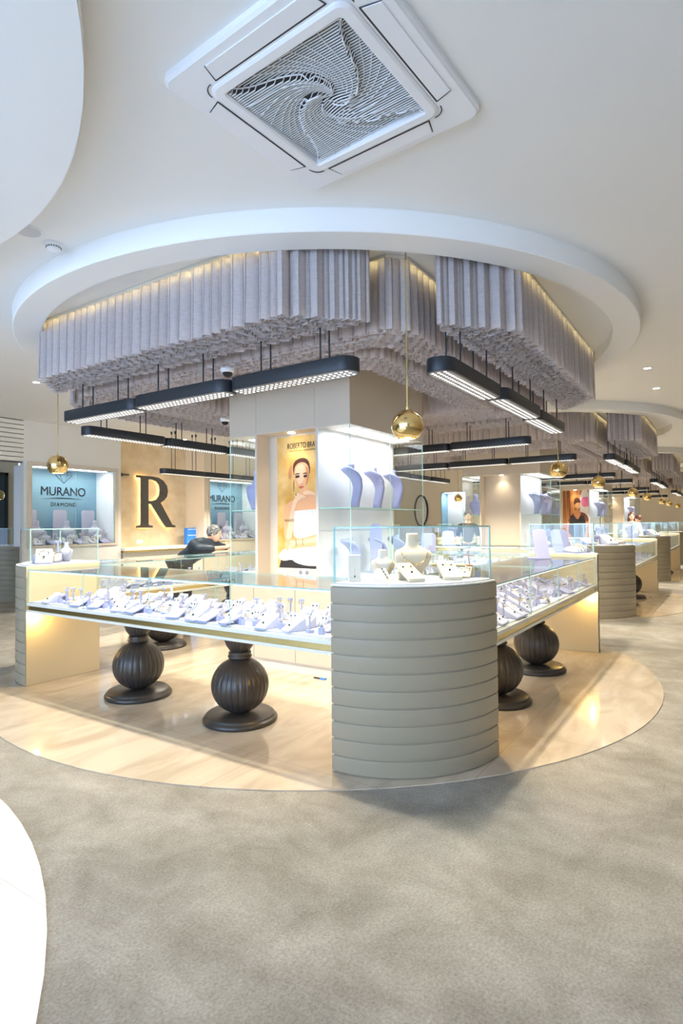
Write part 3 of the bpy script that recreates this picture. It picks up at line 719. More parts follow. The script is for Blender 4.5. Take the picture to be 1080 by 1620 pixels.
# ------------------------------------------------------------------ posters
def poster_poly(mb, pts, layer, m, x0, y0, sx, sy):   # pts in drawing pixels -> plane facing -X : (y decreasing to the right)
    P = [(0, y0-px*sx, y0*0+py) for px, py in pts]
    vs = [(-layer*.0006, y0-px*sx, sy(py)) for px, py in pts]; n = len(vs)
    mb.add(vs, [tuple(range(n))], m)
def smooth_poly(pts, it=2):
    for _ in range(it):
        q = []
        for i in range(len(pts)):
            a, b = pts[i], pts[(i+1) % len(pts)]; q += [(a[0]*.75+b[0]*.25, a[1]*.75+b[1]*.25), (a[0]*.25+b[0]*.75, a[1]*.25+b[1]*.75)]
        pts = q
    return pts
PM = dict(bg=mat('poster_gold_ground', (.66, .33, .05), .6, noise=(4, (.90, .60, .22), 8, .35, .65, (1, 1, 1))), skin=mat('poster_skin', (.86, .45, .22), .6), skins=mat('poster_skin_shade', (.62, .26, .10), .6),
          hair=mat('poster_hair', (.09, .025, .015), .6), top=mat('poster_white_top', (.86, .84, .84), .6, noise=(12, (.74, .72, .72), 3, .4, .6, (1, 3, .4))), blk=mat('poster_black', (.015, .012, .012), .6),
          lip=mat('poster_lip', (.62, .14, .08), .6), eye=mat('poster_eye', (.05, .02, .02), .6), jew=mat('poster_jewel', (.30, .17, .06), .6), cur=mat('poster_curtain', (.16, .045, .01), .6, noise=(9, (.75, .32, .09), 3, .38, .62, (1, 1.4, .05))),
          pink=mat('poster_pink', (.90, .22, .45), .6), pale=mat('poster_pale', (.82, .78, .76), .6), sheer=mat('poster_sheer_sleeve', (.20, .06, .04), .6), arm=mat('poster_skin_light', (.92, .60, .36), .6))
def poster1():
    ox, oy = W(0, 0, 0); t = thing('poster', 'tall golden poster of a woman in white strapless top, nearest column', 'poster')
    t.location = (ox-CS+.189, oy+.262, .975)
    # drawing pixels: x 540..., y 265..1400 -> local
    sx = .485/340; sz = 1.30/1130
    y0 = 540*sx
    def poly(mb, pts, layer, m=0):
        n = len(pts); vs = [(-layer*.0007, y0-px*sx, (1395-py)*sz) for px, py in pts]
        if sum(pts[i][0]*pts[(i+1) % n][1]-pts[(i+1) % n][0]*pts[i][1] for i in range(n)) > 0: vs = vs[::-1]
        mb.add(vs, [tuple(range(n))], m)
    def part(name, m, layer, *polys, sm=2):
        mb = MB()
        for p in polys: poly(mb, smooth_poly(p, sm) if sm else p, layer)
        return mb.build(name, m, t)
    mb = MB(); mb.box(-.0004, .0035, y0-985*sx, y0-540*sx, 0, (1395-262)*sz); mb.build('sheet', PM['bg'], t)
    part('printed_hair', PM['hair'], 1, [(682,570),(680,520),(700,480),(740,458),(780,455),(815,480),(828,530),(828,590),(815,600),(690,610)])
    part('printed_shadow', PM['skins'], 1, [(640,560),(655,520),(672,500),(672,600),(655,640),(640,620)])
    part('printed_body', PM['skin'], 2, [(735,700),(800,700),(815,760),(880,775),(985,800),(985,940),(860,925),(690,925),(625,895),(605,865),(640,830),(700,805),(738,780)])
    part('printed_shoulder', PM['skin'], 1.4, [(600,900),(612,850),(650,830),(700,850),(680,950),(675,1080),(660,1170),(615,1170),(600,1130),(596,1000)])
    part('printed_face', PM['skin'], 3, [(692,560),(700,520),(730,492),(765,482),(800,500),(820,545),(822,600),(812,660),(785,705),(755,722),(728,705),(702,660),(690,610)])
    part('printed_face_light', PM['arm'], 4, [(705,560),(715,525),(750,505),(780,520),(790,570),(775,640),(750,690),(730,680),(712,640),(702,600)])
    part('printed_hairline', PM['hair'], 5, [(688,575),(700,520),(740,490),(790,495),(822,540),(830,560),(815,480),(760,450),(700,475),(680,520)])
    part('printed_top', PM['top'], 3, [(682,915),(700,905),(780,900),(985,890),(985,1110),(880,1112),(780,1140),(684,1140),(678,1030)], [(600,1225),(650,1235),(760,1215),(985,1200),(985,1370),(880,1370),(790,1372),(700,1350),(665,1320),(600,1338),(560,1325),(540,1300),(560,1270)], sm=1)
    part('printed_skirt', PM['blk'], 2, [(570,1325),(985,1330),(985,1395),(552,1395)], sm=0)
    part('printed_forearm', PM['skin'], 5, [(640,1150),(720,1150),(880,1105),(985,1060),(985,1205),(880,1205),(760,1215),(690,1205),(655,1225),(630,1250),(612,1235),(600,1190),(615,1160)])
    part('printed_forearm_light', PM['arm'], 6, [(650,1160),(720,1160),(880,1130),(985,1090),(985,1150),(880,1170),(760,1185),(690,1185),(650,1190)])
    part('printed_raised_arm', PM['arm'], 6, [(612,1150),(640,1000),(665,880),(690,790),(745,765),(790,780),(790,800),(750,805),(720,830),(700,880),(688,940),(682,1040),(668,1150)])
    for fp in ([(690,770),(730,750),(750,768),(700,790)], [(700,790),(760,772),(785,790),(710,808)], [(760,752),(820,730),(870,760),(880,778),(830,770),(780,772)], [(640,1195),(700,1180),(700,1200),(650,1215)], [(630,1215),(690,1200),(690,1218),(640,1238)]): part('printed_finger', PM['arm'], 7, fp)
    part('printed_lips', PM['lip'], 6, [(728,702),(745,694),(756,697),(768,694),(780,702),(758,716),(742,716)])
    part('printed_eyes', PM['eye'], 6, [(700,612),(716,600),(736,604),(744,616),(722,626),(706,624)], [(770,614),(782,602),(800,602),(808,612),(795,624),(778,624)], [(700,592),(720,582),(742,588),(742,594),(720,590),(700,600)], [(768,590),(790,582),(806,588),(806,594),(790,590),(768,597)], sm=1)
    part('printed_nose', PM['skins'], 6, [(744,670),(752,676),(764,676),(768,668),(762,682),(750,682)], [(790,520),(815,545),(820,640),(785,705),(800,640),(800,570)])
    mb = MB()
    for a in (0, 1, 2): poly(mb, [(600+a*5,980+a*6),(690,975+a*8),(690,979+a*8),(600+a*5,984+a*6)], 7)
    poly(mb, [(700,1150),(706,1150),(712,1205),(706,1205)], 7); poly(mb, [(760,1140),(765,1140),(768,1200),(762,1200)], 7); poly(mb, smooth_poly([(700,764),(712,760),(716,772),(706,777)]), 8)
    poly(mb, smooth_poly([(686,640),(692,640),(694,690),(688,760),(684,700)]), 7)
    mb.build('printed_jewellery', PM['jew'], t)
    o = text_mesh('printed_brand_name', 'ROBERTO BRAVO', .078, M['ink'], t, (-.0045, y0-779*sx, (1395-370)*sz), (PI/2, 0, -PI/2), .0004); o.scale = (.41/o.dimensions.x,)+(1, 1)
    o = text_mesh('printed_tagline', 'CONTEMPORARY UNIQUE JEWELLERY', .019, M['ink'], t, (-.0045, y0-779*sx, (1395-396)*sz), (PI/2, 0, -PI/2), .0004); o.scale = (.36/o.dimensions.x,)+(1, 1)
    return t
poster1()
def poster2(i):
    ox, oy = W(i, 0, 0); t = thing('poster', 'poster of woman in black dress before copper drapes, third column', 'poster')
    t.location = (ox-CS+.189, oy+.0, .975)
    # drawing px (zoom of 860..980): poster x 385..750, y 325..~1060 ; width .70
    sx = .70/365; y0 = .35+385*sx
    def V(px, py, l): return (-l*.0015, y0-px*sx, (1010-py)*sx)
    def part(name, m, layer, *polys):
        mb = MB()
        for p in polys:
            p = smooth_poly(p, 1); n = len(p)
            if sum(p[i][0]*p[(i+1) % n][1]-p[(i+1) % n][0]*p[i][1] for i in range(n)) > 0: p = p[::-1]
            mb.add([V(a, b, layer) for a, b in p], [tuple(range(n))])
        mb.build(name, m, t)
    mb = MB(); mb.box(0, .004, -.35, .35, 0, 1.315); mb.build('sheet', PM['cur'], t)
    part('printed_backdrop', PM['pale'], 1, [(620,326),(750,326),(750,770),(620,770)]); part('printed_pink_flowers', PM['pink'], 2, [(635,430),(750,420),(750,545),(690,570),(640,550)], )
    part('printed_dress', PM['blk'], 3, [(480,690),(520,680),(580,760),(640,680),(690,700),(700,1010),(450,1010)])
    part('printed_sleeves', PM['sheer'], 2, [(500,680),(540,640),(640,640),(700,665),(750,770),(700,780),(650,730),(520,720),(470,790),(450,760)])
    part('printed_skin', PM['skins'], 4, [(545,610),(600,600),(640,650),(585,750),(525,660)]); part('printed_face', PM['skin'], 5, [(550,500),(600,480),(628,510),(622,570),(600,600),(570,600),(550,560)])
    part('printed_hair', PM['hair'], 6, [(540,520),(538,470),(565,432),(605,435),(630,480),(630,510),(600,500),(560,510),(552,540)])
    return t
poster2(2)
# wall sockets
def socket(loc, rz, label, n=2):
    t = thing('wall_socket', label, 'socket', loc, rz)
    mb = MB(); mb.box(-.008, 0, -.04*n, .04*n, -.04, .04); mb.build('plate', M['plastic'], t, .003)
    for k in range(n):
        y = (k-(n-1)/2)*.078; mb = MB(); mb.T = Matrix.Translation((-.0085, y, 0)) @ Matrix.Rotation(PI/2, 4, 'Y'); mb.cyl((0, 0), .022, -.001, .001, 20); mb.build('outlet', M['lens'], t)
    return t
socket((W(0, -CS+.189, 0)[0], W(0, 0, -.07)[1], .935), 0, 'white double socket below the golden poster')
socket((7.85, 10.295, 1.08), -PI/2, 'white double socket on the travertine wall below the letter R')

# ------------------------------------------------------------------ back wall displays
def diamond_logo(t, cx, cz, s, z):
    pass
def logo(t, x, z, y, s, face):     # text sign parts on plane y, facing -Y
    rot = (PI/2, 0, 0)
    text_mesh('logo_name', 'MURANO', .26*s, M['ink'], t, (x, y, z), rot, .003, .92, .98)
    text_mesh('logo_subtitle', 'DIAMOND', .115*s, M['ink'], t, (x, y, z-.23*s), rot, .0015, .95, 1.2)
    mb = MB()   # serif feet for the letters' ends and the swoosh
    n = 16; up = [(-.46+.92*q/n, -.075+.028*math.sin(PI*q/n)) for q in range(n+1)]; dn = [(-.46+.92*q/n, -.075+.012*math.sin(PI*q/n)-.002) for q in range(n, -1, -1)]
    vs = [(x+a*s, y-.002, z+b*s) for a, b in up+dn]; mb.add(vs, [tuple(range(len(vs)))]); mb.build('logo_swoosh', M['ink'], t)
    mb = MB(); P = [(-.16, .42), (.16, .42), (.19, .36), (0, .18), (-.19, .36)]; v = [(x+a*s, y-.003, z+(b+.08)*s) for a, b in P]
    mb.tube(v, .004*s, 4, 0, True); mb.tube([(x-.19*s, y-.003, z+.44*s), (x+.19*s, y-.003, z+.44*s)], .003*s, 4); mb.tube([(x-.07*s, y-.003, z+.5*s), (x-.09*s, y-.003, z+.44*s), (x, y-.003, z+.26*s), (x+.09*s, y-.003, z+.44*s), (x+.07*s, y-.003, z+.5*s)], .003*s, 4)
    mb.build('logo_diamond', M['ink'], t)
bw = bust('x', 'whitel', .34, .22)
for w_i, (xa, xb) in enumerate(WIN):
    side = 'left' if w_i == 0 else 'right'
    t = thing('wall_display_window', 'lit wall display window with a blue back panel, %s of the big letter R' % side, 'display window', ((xa+xb)/2, YW, 0))
    hw = (xb-xa)/2; D = .55
    mb = MB()
    for a in ((-hw-.07, -hw, WZ0-.04, WZ1+.06), (hw, hw+.07, WZ0-.04, WZ1+.06)): mb.box(a[0], a[1], -.03, 0, a[2], a[3])
    mb.box(-hw, hw, -.03, 0, WZ1, WZ1+.06); mb.box(-hw, hw, -.03, 0, WZ0-.04, WZ0); mb.build('frame', M['panel'], t, .003)
    mb = MB(); mb.box(-hw, -hw+.02, 0, D, WZ0, WZ1); mb.box(hw-.02, hw, 0, D, WZ0, WZ1); mb.box(-hw, hw, 0, D, WZ0-.02, WZ0); mb.box(-hw, hw, 0, D, WZ1, WZ1+.02); mb.build('box_lining', M['white'], t)
    mb = MB(); mb.box(-hw+.02, hw-.02, D-.02, D, WZ0, WZ1); pnl = mb.build('back_panel', M['blue'], t)
    logo(pnl, .10, 1.98, D-.025, .86, 1)
    mb = MB(); mb.box(-hw+.1, hw-.1, .06, .2, WZ1-.012, WZ1-.002); mb.build('light_panel', M['ledp'], t)
    area('case_light', (0, .2, WZ1-.02), 1.3, .2, 5, (1, .95, .88), (0, 0, 0), 170, t)
    for k in range(2): mb = MB(); mb.pane(-hw+k*hw+.002, -hw+(k+1)*hw-.002, -.012-.01*k, -.006-.01*k, WZ0, WZ1); mb.build('sliding_glass', G, t)
    mb = MB(); mb.cyl((.1, -.03), .015, WZ0+.01, WZ0+.04); mb.build('lock', M['steel'], t)
    for q in range(3):
        x = (xa+xb)/2-.60+q*.56
        pn = thing('upright_panel', 'tall rounded lilac panel, %s from left, blue window %s of letter R' % (['first', 'second', 'third'][q], side), 'display panel', (x, YW+.42, WZ0), 0, 'lilac panels in the blue windows')
        P = [(-.13, 0), (.13, 0)]+[(.13-.04+.04*math.cos(a), .62-.04+.04*math.sin(a)) for a in (0, PI/4, PI/2)]+[(-.13+.04+.04*math.cos(a), .62-.04+.04*math.sin(a)) for a in (PI/2, PI*.75, PI)]
        mb = MB(); mb.T = Matrix.Rotation(PI/2, 4, 'X'); mb.prism(P, -.012, .012); mb.build('board', M['whitel'], pn)
        mb = MB(); mb.box(-.10, .10, -.05, .05, 0, .012); mb.build('foot', M['whitel'], pn)
        o = place('bw', bw, (x+.05, YW+.25, WZ0), PI/2-.15, 'white bust before the %s lilac panel, window %s of letter R' % (['first', 'second', 'third'][q], side), 'white busts in the blue windows'); o.scale = (1.25,)*3
    for q in range(18):
        x = xa+.08+q*(xb-xa-.16)/17
        lab, pt = PR[(4, 0, 4, 6, 5, 1)[q % 6]]; o = dup(pt, (x, YW+.09+.06*(q % 2), WZ0), PI/2+random.uniform(-.3, .3), lab+', blue window %s of letter R' % side, 'small displays in the blue windows'); o.scale = (1.6,)*3
# far display window
t = thing('wall_display_window', 'distant lit display window with a blue side in the end wall', 'display window', (X9, 7.325, 0))
mb = MB(); mb.box(0, .5, .405, .425, 1, 2.4); mb.build('blue_side', M['blue'], t)
mb = MB(); mb.box(0, .5, -.425, -.405, 1, 2.4); mb.box(.48, .5, -.4, .4, 1, 2.4); mb.box(0, .5, -.4, .4, .99, 1.0); mb.box(0, .5, -.4, .4, 2.4, 2.41); mb.build('box_lining', M['white'], t)
mb = MB(); mb.pane(-.006, 0, -.42, .42, 1, 2.4); mb.build('sliding_glass', G, t)
mb = MB(); mb.box(.1, .3, -.35, .35, 2.385, 2.398); mb.build('light_panel', M['ledp'], t); area('case_light', (.2, 0, 2.37), .2, .7, 4, (.93, .95, 1), (0, 0, 0), 170, t)
dup(bw, (X9+.2, 7.45, 1.0), 0, 'white necklace bust in the distant end-wall window')
# oval mirror on the end wall
t = thing('oval_mirror', 'black-framed tall oval mirror on the beige end wall', 'mirror', (X9, 8.45, 1.83))
n = 40; ov = [(.23*math.cos(2*PI*q/n), .50*math.sin(2*PI*q/n)) for q in range(n)]
mb = MB(); mb.add([(-.02, a, b) for a, b in ov], [tuple(range(n))[::-1]]); mb.build('mirror_glass', M['mirror'], t)
mb = MB(); mb.tube([(-.022, a, b) for a, b in ov], .03, 6, 0, True); mb.build('frame', M['black'], t)
# big letter R
def letterR():
    t = thing('letter_sign', 'big dark bronze serif letter R with warm backlight on the travertine wall', 'sign', (7.72, 10.3, 1.37))
    sc = 1.09
    outer = [(0,0),(.36,0),(.36,.035),(.27,.05),(.26,.08),(.26,.46),(.34,.46),(.62,.09),(.70,0),(.92,0),(.92,.035),(.84,.055),(.55,.49),(.64,.54),(.71,.62),(.73,.72),(.71,.83),(.62,.93),(.50,.985),(.36,1.0),(0,1.0),(0,.965),(.09,.95),(.10,.92),(.10,.08),(.09,.05),(0,.035)]
    inner = [(.26,.52),(.26,.94),(.36,.94),(.46,.91),(.53,.84),(.55,.74),(.53,.63),(.46,.55),(.36,.52)]
    cu = bpy.data.curves.new('r', 'CURVE'); cu.dimensions = '2D'; cu.fill_mode = 'BOTH'; cu.extrude = .022
    for pl in (outer, inner):
        sp = cu.splines.new('POLY'); sp.points.add(len(pl)-1); sp.use_cyclic_u = True
        for p, (a, b) in zip(sp.points, pl): p.co = (a*sc, b*sc, 0, 1)
    o = bpy.data.objects.new('r', cu); COL.objects.link(o); bpy.context.view_layer.update()
    me = bpy.data.meshes.new_from_object(o.evaluated_get(bpy.context.evaluated_depsgraph_get())); me.materials.clear(); me.materials.append(M['letter'])
    cu.extrude = .004; cu.offset = -.03; bpy.context.view_layer.update()
    me2 = bpy.data.meshes.new_from_object(o.evaluated_get(bpy.context.evaluated_depsgraph_get())); me2.materials.clear(); me2.materials.append(M['halo'])
    bpy.data.objects.remove(o)
    a = bpy.data.objects.new('letter_face', me); COL.objects.link(a); a.parent = t; a.rotation_euler = (PI/2, 0, 0); a.location = (0, -.075, 0)
    b = bpy.data.objects.new('backlight', me2); COL.objects.link(b); b.parent = t; b.rotation_euler = (PI/2, 0, 0); b.location = (0, -.046, 0)
    return t
letterR()
# small sign edge left of the letter (end of another bronze bar)
t = thing('wall_bracket', 'small dark bracket on the travertine wall left of the letter R', 'bracket', (7.40, 10.3, 2.46)); mb = MB(); mb.box(-.02, .14, -.08, -.02, -.012, .012); mb.build('arm', M['letter'], t); mb = MB(); mb.box(-.01, .03, -.02, 0, -.03, .03); mb.build('mount', M['letter'], t)
# service desk below the letter
t = thing('service_desk', 'cream service desk with brass edge against the travertine wall below the letter R', 'desk', (8.0, 9.9, 0))
mb = MB(); mb.box(-1.02, 1.09, -.3, .39, .93, .985); mb.build('desktop', M['cream'], t, .004)
mb = MB(); mb.box(-1.0, 1.07, -.28, .38, .90, .93); mb.build('brass_edge', M['gold'], t)
mb = MB(); mb.box(-.98, 1.05, -.2, .38, 0, .90); mb.build('desk_body', M['cream'], t)
# blue card holder
t = thing('brochure_box', 'bright blue box standing on the service desk behind the leaning man', 'box', (8.98, 10.0, .985), .1)
mb = MB(); mb.box(-.17, .17, -.04, .04, 0, .37); mb.build('box_body', M['bluebox'], t, .004)
mb = MB()
for z in (.06, .2, .33): mb.box(-.13, .13, -.042, -.04, z, z+.012)
mb.build('printed_lines', M['white'], t)

# ------------------------------------------------------------------ things on the corner cabinets
ZT = 1.066
cx0, cy0 = corner_xy(0, 0)
def at(dx, dy): return (cx0+dx, cy0+dy, ZT)
FR = math.radians(45)
iv = bust('ivory necklace bust with gold fringe necklace, in the near corner glass case', 'ivory', .275, .235); iv.location = at(-.21, -.27); iv.rotation_euler = (0, 0, FR)
iv2 = bust('small ivory bust leaning beside the tall ivory bust, near corner case', 'ivory', .18, .15); iv2.location = at(-.36, -.14); iv2.rotation_euler = (0, 0, FR)
def ivory_thing(name, label, cat, dx, dy, rz, parts):
    t = thing(name, label, cat, at(dx, dy), rz)
    for nm, mb, m in parts: mb.build(nm, m, t, .004 if nm in ('card', 'pad', 'tray', 'block', 'ramp') else 0)
    return t
# upright card
mb = MB(); mb.box(-.012, .012, -.036, .036, .008, .155); mb.box(-.03, .03, -.036, .036, 0, .02)
j = MB()
for q in range(7): j.sphere((-.0145, 0, .125-.014*q), .0032, 6, 0)
j.sphere((-.016, 0, .030), .006, 8, 1)
ivory_thing('earring_card', 'upright ivory card with long gold chain, leftmost in the near case', 'jewellery display', -.56, .0-.06, FR-.1, [('card', mb, M['ivory']), ('chain', j, [M['jgold'], M['gem']])])
def pad(L=.17, w_=.105, h=.075, t_=.022):
    mb = MB(); mb.add([(-L/2,-w_/2,0),(-L/2,w_/2,0),(L/2,w_/2,h-t_),(L/2,-w_/2,h-t_),(-L/2,-w_/2,t_),(-L/2,w_/2,t_),(L/2,w_/2,h),(L/2,-w_/2,h)], [(0,1,2,3),(4,7,6,5),(0,3,7,4),(1,5,6,2),(0,4,5,1),(3,2,6,7)])
    mb.box(L/2-.03, L/2-.01, -w_/3, w_/3, 0, h-t_-.005); return mb
def padjewel(L, h, t_, n=1):
    j = MB(); s = math.atan2(h-t_, L); j.T = Matrix.Translation((0, 0, (h+t_)/2+.003)) @ Matrix.Rotation(-s, 4, 'Y')
    j.ring((.02, 0, 0), .028, .0018, 16, 0, None, -2.5, 2.5); j.sphere((-.03, 0, .002), .008, 8, 1); j.sphere((.04, .026, .002), .006, 8, 1); j.sphere((.04, -.026, .002), .006, 8, 1)
    return j
ivory_thing('jewellery_pad', 'ivory pad with gem set, left of two big pads, near case', 'jewellery display', -.38, -.33, FR+.15, [('pad', pad(.19, .105, .10), M['ivory']), ('gem_set', padjewel(.19, .10, .022), [M['jgold'], M['gem']])])
ivory_thing('jewellery_pad', 'ivory pad with green pendant, right of the bust, near case', 'jewellery display', -.16, -.48, FR-.12, [('pad', pad(.21, .11, .105), M['ivory']), ('gem_set', padjewel(.21, .105, .022), [M['jgold'], M['gem']])])
ivory_thing('jewellery_pad', 'low ivory pad beside the cylinder stand in the near corner case', 'jewellery display', -.02, -.53, FR-.5, [('pad', pad(.15, .07, .06, .015), M['ivory']), ('gem_set', padjewel(.15, .06, .015), [M['jgold'], M['silver']])])
mb = MB(); mb.add([(-.07,-.03,0),(-.07,.03,0),(.07,.03,0),(.07,-.03,0),(.02,-.03,.075),(.02,.03,.075),(.05,-.03,.06),(.05,.03,.06)], [(0,1,2,3),(0,4,5,1),(4,6,7,5),(6,3,2,7),(0,3,6,4),(1,5,7,2)])
j = MB(); 
for q in range(8): u = q/7; j.sphere((-.055+.065*u, 0, .020+.052*u), .0055, 6, q % 2)
ivory_thing('bracelet_wedge', 'ivory wedge with twisted gold bracelet, second from left in near case', 'jewellery display', -.485, -.21, FR+.3, [('ramp', mb, M['ivory']), ('bracelet', j, [M['jgold'], M['gem']])])
mb = MB(); mb.cyl((0, 0), .031, 0, .062, 28)
j = MB(); j.tube([(0, 0, .06), (.0, .01, .13), (0, .014, .15)], .006, 8, 0); j.tube([(0, -.02, .128), (0, .035, .135)], .005, 8, 0); j.ring((0, 0, .068), .02, .006, 16, 0); j.sphere((0, -.024, .13), .008, 8, 0); j.sphere((0, .038, .137), .008, 8, 0); j.sphere((0, .012, .155), .008, 8, 0)
ivory_thing('ring_cylinder', 'ivory cylinder with a cross ornament, rightmost in the near corner case', 'jewellery display', .085, -.52, FR, [('block', mb, M['ivory']), ('cross_ornament', j, [mat('rose_bronze', (.55, .30, .20), .3, .8)])])
# lavender easel stands and mirrors
def easel(label, loc, rz, h=.34, w_=.16, name='tabletop_mirror'):
    t = thing(name, label, 'mirror' if 'mirror' in name else 'display stand', loc, rz)
    mb = MB(); c = .03; P = [(-w_/2, 0), (w_/2, 0), (w_/2, h-c), (w_/2-c, h), (-w_/2+c, h), (-w_/2, h-c)]
    mb.T = Matrix.Rotation(.22, 4, 'Y') @ Matrix.Rotation(PI/2, 4, 'Z') @ Matrix.Rotation(PI/2, 4, 'X'); mb.prism(P, -.008, .008); mb.build('back_board', M['lav'], t, .002)
    mb = MB(); mb.box(-.03, .14, -w_/2, w_/2, 0, .016); mb.build('foot', M['lav'], t, .004)
    if 'mirror' in name:
        mb = MB(); mb.T = Matrix.Rotation(.22, 4, 'Y'); mb.box(.009, .011, -w_/2+.02, w_/2-.02, .03, h-.03); mb.build('mirror_glass', M['mirror'], t)
    return t
X, Y = W(0, *R2(1, -H2+.42, -1.05)); easel('lavender tabletop mirror on the right aisle counter of the nearest island', (X, Y, 1.028), .95, .31, .17)
X, Y = W(0, *R2(2, -H2+.35, .2)); easel('lavender tabletop mirror on the far right counter of the nearest island', (X, Y, 1.028), .4, .25, .2)
X, Y = W(1, *R2(0, -H2+.35, .5)); easel('lavender tabletop mirror on the left counter of the second island', (X, Y, 1.028), .4, .25, .2)
X, Y = W(0, -.10, -.62); easel('tall lavender easel stand on the lower deck of the nearest column', (X, Y, .916), .55, .50, .12, 'easel_stand')
# contents of the other corner cases (compact sets)
def fill_case(i, k, items, what):
    for q, (kind, r, a, sc, rz) in enumerate(items):
        dx, dy = -r*math.cos(a), -r*math.sin(a); x, y = corner_xy(i, k, dx, dy)
        lab = ['upright frame', 'lavender bust', 'white bust'][kind] if kind < 3 else PR[kind-3][0]
        L_ = '%s, %s in the %s corner case, %s' % (lab, ['leftmost', 'second', 'third', 'fourth', 'fifth', 'sixth'][q], CORN[k], ISL[i])
        if kind == 1: o = dup(b1, (x, y, ZT), k*PI/2+rz, L_)
        elif kind == 2: o = dup(bw, (x, y, ZT), k*PI/2+rz, L_)
        elif kind == 0: o = easel(L_, (x, y, ZT), k*PI/2+rz, .26, .2); continue
        else: o = dup(PR[kind-3][1], (x, y, ZT), k*PI/2+rz, L_)
        o.scale = (sc,)*3; o['group'] = 'displays in the corner glass cases'
fill_case(0, 3, [(3, .5, 1.3, 1.6, 2.6), (6, .45, .95, 2.3, 2.4), (2, .3, .9, .55, 2.4), (8, .48, .5, 1.5, 2.2), (1, .35, .45, .5, 2.4), (4, .55, .2, 1.6, 2.4)], '')
fill_case(0, 1, [(6, .5, .25, 2.0, -.6), (0, .35, .4, 1, -.8), (7, .5, .6, 1.4, -.8), (1, .45, .85, .55, -.8), (4, .55, 1.1, 1.6, -.8), (2, .35, 1.25, .5, -.8)], '')
fill_case(1, 0, [(8, .5, .3, 1.5, .8), (1, .4, .6, .6, .9), (3, .5, .9, 1.8, .8), (6, .5, 1.25, 2, .6)], '')
fill_case(1, 3, [(1, .4, .6, .6, 2.4), (3, .5, .9, 1.8, 2.4)], ''); fill_case(1, 1, [(1, .4, .6, .6, -.8), (0, .4, .9, 1, -.8)], ''); fill_case(2, 0, [(1, .4, .6, .6, .9), (3, .5, .9, 1.8, .8)], ''); fill_case(0, 2, [(1, .4, .6, .6, .9), (3, .5, .9, 1.8, .8)], '')

